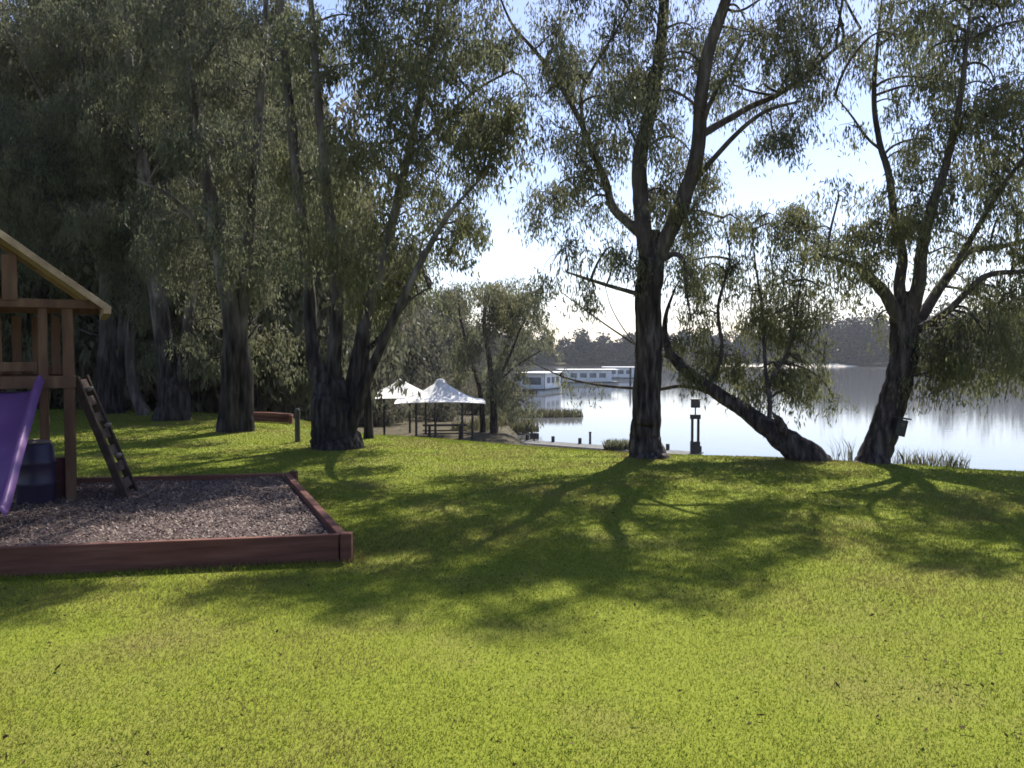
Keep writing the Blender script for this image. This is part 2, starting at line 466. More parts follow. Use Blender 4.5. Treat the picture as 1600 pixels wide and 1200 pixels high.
# gravel and chips
GZ = .15
def lerp2(a, b, t): return a + (b - a) * t
nx, ny = 60, 40
U, W_ = np.meshgrid(np.linspace(.005, .995, nx), np.linspace(.01, .99, ny))
pt = (BOX_FR + (BOX_FL - BOX_FR) * U[..., None]) * (1 - W_[..., None]) + (BOX_BR + (BOX_BL - BOX_BR) * U[..., None]) * W_[..., None]
def gravz(x, y): return GZ + .03 * (vnoise(x * 2.2 + 50, y * 2.2, 12) - .5) + .012 * (vnoise(x * 7 + 90, y * 7, 13) - .5)
V = np.dstack([pt, gravz(pt[..., 0], pt[..., 1])]).reshape(-1, 3)
i = np.arange(ny - 1)[:, None] * nx; j = np.arange(nx - 1)[None, :]
Q = np.stack([i + j, i + j + 1, i + nx + j + 1, i + nx + j], -1).reshape(-1, 4)
tag(link('gravel_bed', npmesh('gravel_bed', V, Q, smooth=True), M['gravel']), kind='structure')
n = 52000
u = r_.random(n) ** 1.2 * .98 + .01; w = r_.random(n) * .97 + .015
p = (BOX_FR + (BOX_FL - BOX_FR) * u[:, None]) * (1 - w[:, None]) + (BOX_BR + (BOX_BL - BOX_BR) * u[:, None]) * w[:, None]
V, Q = flakes(p, gravz(p[:, 0], p[:, 1]) + r_.uniform(.002, .02, n), r_.uniform(.010, .036, n), r_.uniform(.007, .02, n), .4, r_)
tag(link('wood_chips', npmesh('wood_chips', V, Q, np.repeat((r_.random(n) < .12) * r_.random(n), 4)), M['chips']), kind='stuff')

# ------------------------------------------------------------ playground tower
C0 = np.array([-4.36, 8.18]); e2 = np.array([-.46, .888]); e1 = np.array([.888, .46])
def tw(a, b, z): q = C0 + e1 * a + e2 * b; return np.array([q[0], q[1], z])
to = z3(C0, GZ)
tower = empty('playground_tower', to, 'wooden playground fort with gabled roof, climbing ladder and slide opening', 'playground fort')
def tpart(name, mat, fn, bevel=.006, parent=tower, smooth=False):
    m = MB(to); fn(m); return m.build(name, mat, parent, bevel, smooth)
WD = 1.55; DP = 1.2; DK = 1.33; EV = 2.05
for a, b in ((0, 0), (0, DP), (-WD, 0), (-WD, DP), (-.214, 0)):
    tpart('post', M['pine'], lambda m: m.bar(tw(a, b, -.1), tw(a, b, EV), .095 if a != -.214 else .08, .095, (e2[0], e2[1], 0)))
def deck(m):
    for k in range(9):
        bb = .04 + k * (DP - .08) / 8
        m.bar(tw(.04, bb, DK), tw(-WD - .04, bb, DK), .125, .03)
tpart('deck', M['pine'], deck)
for b in (-.06, DP + .06):
    tpart('deck_beam', M['pine'], lambda m: m.bar(tw(.06, b, DK - .01), tw(-WD - .06, b, DK - .01), .035, .12))
for b in (-.07, DP + .07):
    tpart('tie_beam', M['pine'], lambda m: m.bar(tw(.3, b, EV + .03), tw(-WD - .3, b, EV + .03), .04, .085))
bal = tpart('railing', M['pine'], lambda m: m.bar(tw(-.05, DP, 1.42), tw(-WD + .05, DP, 1.42), .035, .08))
for k in range(8):
    a = -.13 - k * .185
    tpart('baluster', M['pine'], lambda m: m.bar(tw(a, DP - .045, 1.37), tw(a, DP - .045, 2.0), .085, .025, (e2[0], e2[1], 0)), .004, bal)
fr = tpart('railing', M['pine'], lambda m: m.bar(tw(-.26, -.005, 1.47), tw(-.95, -.005, 1.47), .035, .09))
RA = -WD / 2; RZ = 2.02 + .76 * (.368 - RA)
# roof: two plank slopes with barge boards
def slope(sgn):
    def f(m):
        n = 9
        for k in range(n):
            t0, t1 = k / n, (k + .96) / n
            t = (t0 + t1) / 2
            a = RA + sgn * ((.368 - RA) * (1 - t)); z = 2.035 + (RZ - 2.035) * t + .02
            dv = np.array([e1[0] * -sgn * (.368 - RA), e1[1] * -sgn * (.368 - RA), RZ - 2.035]); L = np.linalg.norm(dv) / n * .96
            m.bar(tw(a, -.2, z), tw(a, DP + .2, z), L, .022, np.cross(dv, [e2[0], e2[1], 0]) * -sgn)
    return f
rf = tpart('roof', M['roof_sunlit'], slope(1), .003)
tpart('roof', M['roof_sunlit'], slope(-1), .003)
for sgn in (1, -1):
    for b in (-.22, DP + .22):
        tpart('barge_board', M['roof_sunlit'], lambda m: m.bar(tw(RA + sgn * (.372 - RA), b, 2.02), tw(RA, b, RZ), .03, .06), .004, rf)
tpart('eave_beam', M['roof_sunlit'], lambda m: m.bar(tw(.345, -.24, 2.025), tw(.345, DP + .24, 2.025), .07, .08))
tpart('gable_board', M['pine'], lambda m: [m.bar(tw(RA + k * .15, -.1, EV + .05), tw(RA + k * .15, -.1, EV + .7 - abs(k) * .11), .13, .02, (e2[0], e2[1], 0)) for k in (-2, -1, 0, 1, 2)])
tpart('lower_panel', M['darkred'], lambda m: m.bar(tw(-.16, .07, .36), tw(.0, .07, .36), .03, .42))
tpart('lower_panel', M['darkred'], lambda m: m.bar(tw(-.04, .1, .34), tw(-.04, DP - .1, .34), .03, .42))
# climbing ladder on the right side: two stringers, boards and grip holds
T1, B1 = np.array([-4.33, 8.24, 1.36]), np.array([-3.88, 8.34, .1])
T2, B2 = np.array([-4.46, 8.68, 1.36]), np.array([-3.975, 8.76, .1])
ld = tpart('climbing_ladder', M['ladder'], lambda m: (m.bar(T1, B1, .04, .075, (1, 0, .4)), m.bar(T2, B2, .04, .075, (1, 0, .4))))
for k in range(7):
    t = .06 + k * .135
    a = T1 + (B1 - T1) * t; b = T2 + (B2 - T2) * t
    tpart('rung', M['ladder'], lambda m: m.bar(a, b, .1, .025, (B1 - T1) * [1, 1, 1] if False else (.9, 0, .35)), .004, ld)
for t, s in ((.12, .3), (.42, .6), (.66, .35)):
    c = (T1 + (B1 - T1) * t) * (1 - s) + (T2 + (B2 - T2) * t) * s + np.array([.03, 0, .02])
    tpart('climbing_hold', M['hold'], lambda m: m.tube([c, c + [.02, 0, .01], c + [.045, 0, .02], c + [.06, 0, .025]], [.022, .026, .02, .006], 8), 0, ld, True)
# slide: a curved trough with rolled edges
sd = np.array([.34, -.94]); sr = np.array([.94, .34]); S0 = np.array([-4.56, 8.0]) - sr * .24
ts = np.linspace(-.12, 1.72, 24)
def slz(t): 
    q = np.clip(t / 1.62, 0, 1)
    return 1.24 - .98 * sm(q * .9 + .03) / sm(.93) - .06 * np.sin(q * 6.3) 
prof = [(-.30, .10), (-.265, .155), (-.235, .15), (-.215, .05), (-.16, .0), (0, -.012), (.16, .0), (.215, .05), (.235, .15), (.265, .155), (.30, .10)]
def slide(m):
    vs = []; fs = []; k = len(prof)
    for th in (0, -.025):
        for t in ts:
            q = S0 + sd * t
            for a, z in prof:
                p_ = q + sr * a * (1 - (.04 if th else 0))
                vs.append((p_[0], p_[1], slz(t) + z + th))
    n = len(ts); o2 = n * k
    for i in range(n - 1):
        for j in range(k - 1):
            q = i * k + j
            fs.append((q, q + 1, q + k + 1, q + k)); fs.append((o2 + q + k, o2 + q + k + 1, o2 + q + 1, o2 + q))
        for j in (0, k - 1):
            q = i * k + j; fs.append((q, q + k, o2 + q + k, o2 + q))
    for i in (0, n - 1):
        for j in range(k - 1):
            q = i * k + j; fs.append((q, q + 1, o2 + q + 1, o2 + q))
    m.add(vs, fs)
tpart('slide', M['purple'], slide, 0, tower, True)
# blue drum standing under the deck
bc = P(57, 786, 8.02); bc[2] = GZ
dr = empty('plastic_drum', bc, 'blue plastic drum standing on the gravel behind the purple slide', 'drum')
m = MB(bc); rr = [.16, .172, .168, .18, .168, .168, .18, .168, .16, .12]; zz = [0, .02, .18, .2, .22, .38, .4, .42, .56, .59]
m.tube([bc + [0, 0, z] for z in zz], rr, 20); m.build('drum_body', M['blue'], dr, 0, True)
m = MB(bc); m.tube([bc + [0, 0, .585], bc + [0, 0, .6], bc + [0, 0, .612]], [.13, .14, .11], 20); m.build('drum_lid', M['hold'], dr)

# ---------------------------------------------------------------------- trees
class Tree:
    def __init__(self, name, label, cat, base_px, d, seed, leaf, bark, limb_bark=None, L=.1, W=.021, group=None, K=1.85):
        self.r = np.random.default_rng(seed)
        self.d = d; b = P(*base_px, d); b[2] = gz(b[0], b[1]); self.base = b
        self.o = empty(name, b, label, cat, group)
        self.leaf, self.bark, self.lbark = leaf, bark, limb_bark or bark
        self.L, self.W, self.K = L, W, K
        self.limbs = []; self.leafV = []; self.tint = []; self.twV = []; self.twQ = []; self.ntw = 0
        self.samples = np.zeros((0, 3))
    def limb(self, pts, name='limb', sides=10, rough=.06, bark=None):
        """pts: (px, py, depth offset, radius m)"""
        r = self.r
        C = np.array([[*P(a, b, self.d + c), q] for a, b, c, q in pts])
        S = catmull(C, 7)
        S[:, 3] = np.maximum(S[:, 3], .006)
        if len(S) > 6:
            wob = np.cumsum(r.normal(0, .35, (len(S), 3)), axis=0); wob -= np.linspace(0, 1, len(S))[:, None] * wob[-1]
            S[:, :3] += wob * S[:, 3:4] * .12
        Vt, Qt = tube_np(S[:, :3], S[:, 3], sides, rough, int(r.integers(1e6)))
        me = npmesh(name, Vt - self.base, Qt, smooth=True)
        link(name, me, bark or (self.bark if name == 'trunk' else self.lbark), self.o)
        if name != 'trunk' or True:
            k = len(S) // (3 if name == 'trunk' else 6)
            self.samples = np.vstack([self.samples, S[k:, :3]])
    def twig(self, a, b, r0, r1, sag=.0, k=5, n=3):
        t = np.linspace(0, 1, k)[:, None]
        pts = a * (1 - t) + b * t
        pts = pts + np.array([0, 0, 1]) * (sag * np.linalg.norm(b - a) * np.sin(t * math.pi))
        ln = np.linalg.norm(b - a); v1, v2 = self.r.normal(0, .07 * ln, (2, 3))
        pts = pts + np.sin(t * math.pi) * v1 + np.sin(t * 2 * math.pi) * v2 * .5
        Vt, Qt = tube_np(pts, np.linspace(r0, r1, k), n)
        self.twV.append(Vt); self.twQ.append(Qt + self.ntw); self.ntw += len(Vt)
    def clump(self, px, py, rx, ry, dd=0, dens=1.0, tint=.1, depth=None, attach=True):
        r = self.r
        c = P(px, py, self.d + dd)
        k = self.d / F
        R = np.array([rx * k, (depth if depth else .5 * (rx + ry) * k * 1.0), ry * k]) * 1.15
        dens = min(dens, .85)
        if attach and len(self.samples):
            ds = np.linalg.norm(self.samples - c, axis=1) + .35 * np.maximum(0, self.samples[:, 2] - c[2])
            q = self.samples[np.argmin(ds)]
            self.twig(q, c, .024 if np.linalg.norm(q - c) > .5 else .016, .009, .14, 12, 5)
        area = R[0] * R[2]
        nspray = max(4, int(dens * self.K * 42 * area / .34))
        u = r.normal(size=(nspray, 3)); u /= np.linalg.norm(u, axis=1)[:, None]
        u *= (r.random(nspray) ** .5)[:, None]
        # sprays gather into a few tufts so light gets between them
        tuf = r.normal(size=(max(3, nspray // 9), 3)) * .5
        u = .55 * u + .6 * tuf[r.integers(len(tuf), size=nspray)]
        S = c + u * R
        if self.ntw < 260000:
            for s in S[::3]:
                self.twig(c + (s - c) * .1, s, .007, .0035, .15, 6, 3)
        self.sprays(S, tint)
    def sprays(self, S, tint):
        r = self.r; L, W = self.L, self.W
        nl = 22
        n = len(S) * nl
        a = r.uniform(0, 2 * math.pi, len(S)); ln = r.uniform(1.8, 4.2, len(S)) * L
        dirv = np.stack([np.cos(a) * .6, np.sin(a) * .6, -r.uniform(.3, 1.3, len(S))], -1)
        t = r.random((len(S), nl))
        c = S[:, None, :] + dirv[:, None, :] * (t * ln[:, None])[..., None] + r.normal(0, .55 * L, (len(S), nl, 3))
        c = c.reshape(-1, 3)
        az = r.uniform(0, 2 * math.pi, n); tilt = np.abs(r.normal(0, .55, n))
        ax = np.stack([np.sin(tilt) * np.cos(az), np.sin(tilt) * np.sin(az), -np.cos(tilt)], -1)
        rv = r.normal(size=(n, 3)); side = np.cross(ax, rv); side /= np.linalg.norm(side, axis=1)[:, None] + 1e-9
        l = L * r.uniform(.65, 1.25, n); w = W * r.uniform(.7, 1.2, n)
        ax *= l[:, None]; side *= w[:, None] / 2
        V = np.stack([c, c + ax * .4 + side, c + ax, c + ax * .45 - side], 1)
        self.leafV.append(V.reshape(-1, 3))
        tt = np.clip(tint + r.normal(0, .15, len(S)), 0, 1)
        self.tint.append(np.repeat(tt, nl * 4))
    def fill(self, poly, n, rlo, rhi, dlo, dhi, dens=1.0, tint=.1, tvar=.12):
        """n clumps spread over a pixel outline, each at its own depth"""
        r = self.r; poly = np.asarray(poly, float)
        lo, hi = poly.min(0), poly.max(0); got = []
        tries = 0
        while len(got) < n and tries < 20000:
            tries += 1
            p_ = lo + r.random(2) * (hi - lo)
            x, y = p_; ins = False
            for (x1, y1), (x2, y2) in zip(poly, np.roll(poly, -1, axis=0)):
                if (y1 > y) != (y2 > y) and x < (x2 - x1) * (y - y1) / (y2 - y1) + x1: ins = not ins
            if not ins: continue
            if got and np.min(np.linalg.norm(np.array(got) - p_, axis=1)) < rlo * .55 * (.4 if tries > 8000 else 1): continue
            got.append(p_)
        for x, y in got:
            q = r.uniform(rlo, rhi)
            self.clump(x, y, q * r.uniform(.85, 1.3), q * r.uniform(.7, 1.05), r.uniform(dlo, dhi), dens * r.uniform(.7, 1.3), np.clip(tint + r.normal(0, tvar), 0, .8))
    def done(self):
        if self.leafV:
            V = np.concatenate(self.leafV) - self.base
            Q = np.arange(len(V)).reshape(-1, 4); nq = len(Q); tt = np.concatenate(self.tint)
            if self.twV:
                tv = np.concatenate(self.twV) - self.base
                Q = np.vstack([Q, np.concatenate(self.twQ) + len(V)]); V = np.vstack([V, tv]); tt = np.concatenate([tt, np.zeros(len(tv))])
            me = npmesh('crown', V, Q, tt)
            me.materials.append(self.leaf); me.materials.append(self.lbark)
            mi = np.zeros(len(Q), dtype=np.int32); mi[nq:] = 1
            me.polygons.foreach_set('material_index', mi)
            link('crown', me, None, self.o)
        return self.o

# ---- the tall gum in the middle of the lawn edge
T = Tree('gum_tree', 'tall dark-trunked gum standing alone in the middle of the lawn edge', 'tree', (1016, 714), 12.8, 11, M['leaf_grey'], M['bark_dark'], M['bark_mid'])
T.limb([(1016, 732, 0, .35), (1015, 704, 0, .27), (1014, 672, 0, .235), (1014, 640, 0, .222), (1014, 560, 0, .21), (1013, 480, 0, .2), (1015, 420, 0, .205), (1018, 390, 0, .17), (1020, 360, 0, .1)], 'trunk', 18, .07)
T.limb([(1014, 425, 0, 0.135), (1008, 370, 0, 0.135), (1003, 310, .1, 0.126), (1004, 250, .1, 0.117), (1018, 180, .2, 0.108), (1030, 100, .3, 0.0945), (1038, 0, .4, 0.081), (1045, -140, .5, 0.054), (1040, -240, .5, 0.018)], 'limb', 12)
T.limb([(1022, 420, 0, 0.117), (1040, 375, -.1, 0.122), (1066, 320, -.2, 0.117), (1088, 250, -.3, 0.108), (1096, 170, -.4, 0.099), (1108, 85, -.5, 0.09), (1135, 0, -.5, 0.0765), (1158, -110, -.6, 0.045), (1170, -200, -.6, 0.018)], 'limb', 12)
T.limb([(1094, 212, -.3, 0.063), (1130, 191, -.2, 0.0558), (1175, 166, 0, 0.0495), (1220, 146, .2, 0.0423), (1265, 110, .4, 0.0342), (1300, 80, .5, 0.027), (1345, 45, .6, 0.0135)], 'limb', 8)
T.limb([(1088, 280, -.2, 0.045), (1118, 245, -.4, 0.0405), (1160, 200, -.7, 0.0342), (1200, 172, -.9, 0.027), (1250, 158, -1.1, 0.0162)], 'limb', 8)
T.limb([(1099, 195, -.4, 0.036), (1112, 155, -.6, 0.0315), (1140, 110, -.8, 0.0225), (1165, 60, -1, 0.0135)], 'limb', 8)
T.limb([(1012, 378, 0, 0.072), (985, 352, .1, 0.0765), (955, 322, .2, 0.0675), (945, 285, .3, 0.0585), (925, 240, .4, 0.0522), (905, 190, .5, 0.0468), (872, 130, .5, 0.0378), (840, 85, .6, 0.0315), (800, 38, .7, 0.0225), (775, -20, .7, 0.0135)], 'limb', 8)
T.limb([(914, 212, .4, 0.0315), (908, 150, .2, 0.0288), (930, 100, 0, 0.0243), (958, 55, -.2, 0.018), (985, 5, -.3, 0.0108)], 'limb', 8)
T.limb([(1006, 462, 0, 0.0405), (970, 452, -.2, 0.0315), (930, 440, -.4, 0.0252), (885, 425, -.6, 0.0135)], 'limb', 8)
T.limb([(1030, 408, 0, 0.045), (1055, 397, -.2, 0.0405), (1070, 412, -.3, 0.0315), (1072, 450, -.4, 0.0225), (1080, 500, -.4, 0.0108)], 'limb', 8)
for q in [(870, 305, 62, 46, .6, 1.25, .35), (905, 215, 48, 48, .5, .9, .15), (890, 120, 50, 55, .6, .8, .1), (870, 50, 55, 50, .7, .9, .05), (800, 45, 40, 45, .7, .7, .05),
          (955, 60, 50, 55, -.3, .8, .1), (1005, 150, 46, 55, .5, .9, .1), (955, 150, 45, 50, -.2, .7, .1), (965, 225, 40, 45, .6, .7, .1), (1078, 330, 55, 40, -.4, 1.1, .45),
          (1085, 45, 50, 55, .4, .9, .3), (1180, 50, 62, 52, -.5, .8, .1), (1265, 50, 62, 48, .3, .9, .15), (1235, 185, 50, 38, -1, 1.2, .1), (1215, 215, 30, 25, -1, .8, .1), (1290, 125, 45, 42, .4, .8, .25),
          (885, 385, 42, 45, -.5, .7, .25), (960, 400, 36, 36, -.3, .8, .25), (925, 460, 45, 42, -.5, .45, .2), (1075, 430, 36, 50, -.4, .6, .25), (1010, 15, 50, 45, .2, .9, .1),
          (1140, 110, 40, 35, -.9, .5, .1), (1050, 215, 34, 42, .6, .7, .2), (1010, 300, 36, 45, .8, .7, .2), (1330, 60, 40, 45, .6, .8, .3), (1180, 140, 40, 25, .6, .5, .1), (1035, 90, 40, 45, -.6, .7, .2),
          (930, 300, 36, 40, -.6, .5, .2), (1100, 290, 40, 35, .6, .7, .3), (1065, 270, 26, 35, .2, .8, .4), (985, 340, 25, 30, .7, .5, .2)]:
    T.clump(*q)
T.fill([(830, -20), (1340, -20), (1300, -200), (1150, -330), (980, -330), (850, -180)], 34, 42, 62, -1.6, 1.6, .9, .12)
T.fill([(830, 0), (1340, 0), (1350, 110), (1290, 190), (1110, 170), (1120, 300), (1100, 380), (900, 480), (850, 400), (850, 330), (905, 280), (870, 180), (790, 80)], 34, 38, 58, -1.5, 1.5, .4, .15)
T.done()

# ---- the leaning tree over the water
T = Tree('leaning_tree', 'short tree leaning far left over the river from the bank edge', 'tree', (1268, 722), 12.4, 12, M['leaf_olive'], M['bark_dark'], M['bark_mid'])
T.limb([(1290, 742, 0, .25), (1262, 712, 0, .225), (1232, 690, .05, .2), (1200, 668, .1, .155), (1165, 642, .2, .12), (1125, 616, .3, .105), (1092, 594, .4, .09), (1062, 570, .5, .085), (1042, 540, .6, .06), (1040, 495, .7, .035), (1055, 450, .8, .015)], 'trunk', 16, .12)
T.limb([(1228, 700, 0, 0.0992), (1226, 676, -.12, 0.0806), (1217, 658, -.2, 0.062), (1211, 650, -.24, 0.031), (1207, 644, -.26, 0.0093)], 'limb', 12, .3, M['bark_dark'])
T.limb([(1150, 634, .2, 0.0434), (1110, 614, .45, 0.0372), (1070, 604, .8, 0.0322), (1030, 608, 1.05, 0.0285), (980, 606, 1.15, 0.0248), (925, 600, 1.2, 0.0198), (875, 587, 1.3, 0.0136), (820, 560, 1.4, 0.0062)], 'limb', 8)
T.limb([(1200, 668, .1, 0.0434), (1203, 630, .2, 0.0341), (1196, 570, .4, 0.0279), (1192, 490, .6, 0.0217), (1180, 410, .8, 0.0136), (1175, 350, .9, 0.0062)], 'limb', 8)
T.limb([(1110, 604, .4, 0.0372), (1128, 550, .6, 0.031), (1122, 480, .8, 0.0248), (1140, 405, 1, 0.0155), (1130, 340, 1.1, 0.0062)], 'limb', 8)
T.limb([(1200, 600, .3, 0.0248), (1235, 540, .6, 0.0217), (1250, 450, .8, 0.0155), (1262, 360, 1, 0.00744)], 'limb', 8)
T.limb([(1052, 560, .5, 0.0248), (1010, 548, 1.0, 0.0186), (965, 520, 1.1, 0.0149), (925, 492, 1.1, 0.0112), (875, 455, 1.3, 0.0062)], 'limb', 6)
T.limb([(1000, 545, 1.0, 0.0124), (975, 515, 1.0, 0.00992), (955, 480, 1.0, 0.00744), (945, 445, 1.0, 0.00496)], 'limb', 6)
for q in [(1115, 352, 52, 36, 1.1, .6, .3), (1195, 335, 50, 40, .9, .6, .2), (1260, 330, 40, 36, 1.0, .9, .3), (1150, 420, 55, 42, 1.0, .6, .2), (1235, 410, 55, 50, .9, .45, .2),
          (1095, 490, 40, 42, .8, .9, .45), (1180, 505, 55, 46, .7, .9, .3), (1250, 500, 45, 48, .9, .6, .25), (1130, 556, 46, 34, .6, 1.0, .4), (1210, 570, 52, 36, .6, 1.0, .3), (1262, 590, 34, 36, .8, .7, .25),
          (1058, 530, 28, 36, .6, .8, .4), (1288, 555, 26, 46, .9, .7, .2), (1302, 622, 12, 26, .8, 1.0, .1), (1190, 605, 46, 26, .4, .7, .3), (1100, 420, 40, 40, 1, .4, .3), (1170, 455, 40, 40, .8, .5, .25), (1080, 575, 34, 24, .3, .8, .4), (1240, 620, 30, 20, .6, .6, .2), (880, 580, 30, 14, 1.3, .5, .3), (930, 600, 30, 12, 1.2, .4, .3)]:
    T.clump(*q)
T.fill([(1060, 310), (1300, 300), (1310, 600), (1060, 560)], 24, 34, 52, .3, 1.8, .5, .25)
T.done()

# ---- right-hand tree
T = Tree('river_gum', 'spreading gum with a dark box on its slanting trunk at right', 'tree', (1360, 724), 12.2, 13, M['leaf_olive'], M['bark_dark'], M['bark_mid'], K=1.65)
T.limb([(1352, 745, 0, .29), (1362, 715, 0, .235), (1377, 670, 0, .21), (1392, 620, 0, .2), (1403, 575, 0, .195), (1411, 530, 0, .2), (1414, 490, 0, .19), (1416, 455, 0, .12)], 'trunk', 16, .09)
T.limb([(1410, 520, 0, 0.0984), (1392, 474, -.1, 0.0902), (1366, 442, -.2, 0.0779), (1345, 420, -.3, 0.0615), (1318, 408, -.4, 0.041), (1280, 398, -.5, 0.0164)], 'limb', 10)
T.limb([(1412, 510, 0, 0.0984), (1406, 450, .2, 0.0861), (1410, 400, .3, 0.0738), (1398, 340, .4, 0.0615), (1390, 275, .5, 0.0533), (1374, 220, .6, 0.0451), (1366, 150, .6, 0.0369), (1372, 60, .6, 0.0246), (1380, -20, .6, 0.0123)], 'limb', 10)
T.limb([(1418, 515, 0, 0.107), (1434, 445, -.2, 0.0984), (1440, 390, -.3, 0.082), (1455, 330, -.4, 0.0697), (1480, 250, -.4, 0.0533), (1500, 150, -.5, 0.041), (1512, 50, -.5, 0.0246), (1520, -20, -.5, 0.0123)], 'limb', 10)
T.limb([(1420, 530, 0, 0.0902), (1458, 466, .2, 0.0779), (1488, 424, .3, 0.0656), (1515, 392, .4, 0.0533), (1560, 386, .5, 0.041), (1605, 374, .6, 0.0312), (1680, 350, .7, 0.0123)], 'limb', 8)
T.limb([(1478, 440, .3, 0.0492), (1500, 402, .1, 0.0451), (1540, 335, -.1, 0.0369), (1580, 272, -.3, 0.0287), (1640, 200, -.4, 0.0123)], 'limb', 8)
T.limb([(1425, 520, 0, 0.0656), (1480, 486, -.4, 0.0492), (1540, 432, -.6, 0.041), (1610, 424, -.7, 0.0287), (1690, 410, -.8, 0.0123)], 'limb', 8)
T.limb([(1378, 235, .6, 0.0246), (1355, 215, .4, 0.0205), (1330, 180, .2, 0.0148), (1305, 150, 0, 0.0082)], 'limb', 6)
for q in [(1400, 345, 70, 42, -.5, 1.15, .55), (1350, 375, 44, 36, -.5, .9, .4), (1495, 285, 60, 50, -.3, 1.2, .25), (1560, 280, 46, 60, -.3, 1.1, .25), (1500, 185, 70, 60, -.4, 1.25, .2), (1455, 125, 52, 52, .3, 1, .15),
          (1550, 135, 52, 52, -.5, 1.0, .2), (1425, 60, 55, 45, .5, .8, .1), (1500, 60, 50, 36, -.4, .9, .1), (1400, 160, 34, 40, .6, .6, .1), (1565, 340, 40, 46, .2, 1, .2), (1440, 330, 40, 40, .5, .9, .4),
          (1560, 450, 50, 42, -.5, .9, .3), (1610, 420, 46, 50, -.5, .9, .3), (1480, 535, 62, 40, -.3, 1.1, .3), (1545, 515, 60, 48, -.6, 1.0, .3), (1600, 560, 50, 50, -.6, .7, .25), (1610, 150, 46, 60, .3, .9, .2), (1650, 250, 60, 80, 0, .9, .2), (1700, 150, 60, 80, 0, .8, .2), (1700, 330, 60, 60, .4, .8, .2),
          (1420, 240, 34, 40, .5, .7, .15), (1370, 110, 34, 40, .6, .5, .1), (1460, 220, 40, 40, .6, 1, .2), (1530, 230, 50, 40, .3, 1.1, .2), (1455, 590, 36, 30, -.4, .7, .35), (1520, 590, 36, 30, -.4, .5, .3), (1330, 450, 26, 26, -.4, .5, .3), (1370, 500, 30, 30, .6, .5, .3), (1510, 440, 36, 30, .4, .5, .3), (1340, 200, 30, 26, .2, .5, .2), (1460, 20, 40, 30, 0, .7, .1), (1560, 60, 36, 30, 0, .5, .1), (1310, 300, 30, 24, -.4, .6, .3), (1750, 240, 60, 80, 0, .8, .2), (1380, 300, 30, 30, .3, .9, .5)]:
    T.clump(*q)
T.fill([(1400, -10), (1720, -10), (1700, -90), (1450, -90)], 9, 40, 55, -1, 1, .8, .15)  # out-of-view crown top, added to lengthen this tree's shade
T.fill([(1380, 0), (1600, 20), (1660, 400), (1580, 440), (1480, 390), (1300, 440), (1290, 380), (1330, 300), (1400, 290), (1390, 150)], 30, 38, 58, -1.4, 1.4, .36, .25)
T.fill([(1620, 20), (1860, 60), (1860, 380), (1640, 400)], 18, 42, 60, -1.2, 1.2, .85, .2)  # unseen crown past the right edge, added to shade the lawn there
T.fill([(1430, 480), (1620, 440), (1660, 600), (1450, 610)], 12, 34, 50, -.8, 1.2, .7, .3)
T.done()
# nesting box on its trunk
nb = P(1405, 668, 12.0); u2 = np.array([.22, 0, .975]); r2 = np.array([.975, 0, -.22])
ob = empty('nesting_box', nb, 'small dark box fixed to the slanting trunk by the water', 'nesting box')
m = MB(nb); m.bar(nb - u2 * .12, nb + u2 * .12, .15, .16, (0, 1, 0)); m.build('box_body', M['black'], ob, .006)
m = MB(nb); m.bar(nb + u2 * .128 - r2 * .1, nb + u2 * .15 + r2 * .1, .22, .02, u2); m.build('lid', M['black'], ob, .004)
m = MB(nb); m.tube([nb + u2 * .05 - [0, .082, 0], nb + u2 * .05 - [0, .09, 0]], [.03, .03], 12); m.build('entrance_ring', M['weathered'], ob)

# ---- left grove
def grove(name, label, base, d, seed, trunks, polys, leaf, bark='bark_half', lb='bark_half', K=.76):
    T = Tree(name, label, 'tree', base, d, seed, M[leaf], M[bark], M[lb], L=.118, W=.029, K=K)
    for i, t in enumerate(trunks):
        if i: t = [(a, b, c, q * .86) for a, b, c, q in t]
        T.limb(t, 'trunk' if i == 0 else 'limb', 14 if i == 0 else 9, .1 if i == 0 else .06, M[bark] if len(t[0]) == 4 and t[0][3] > .2 else None)
    for p_ in polys: T.fill(*p_)
    T.done()

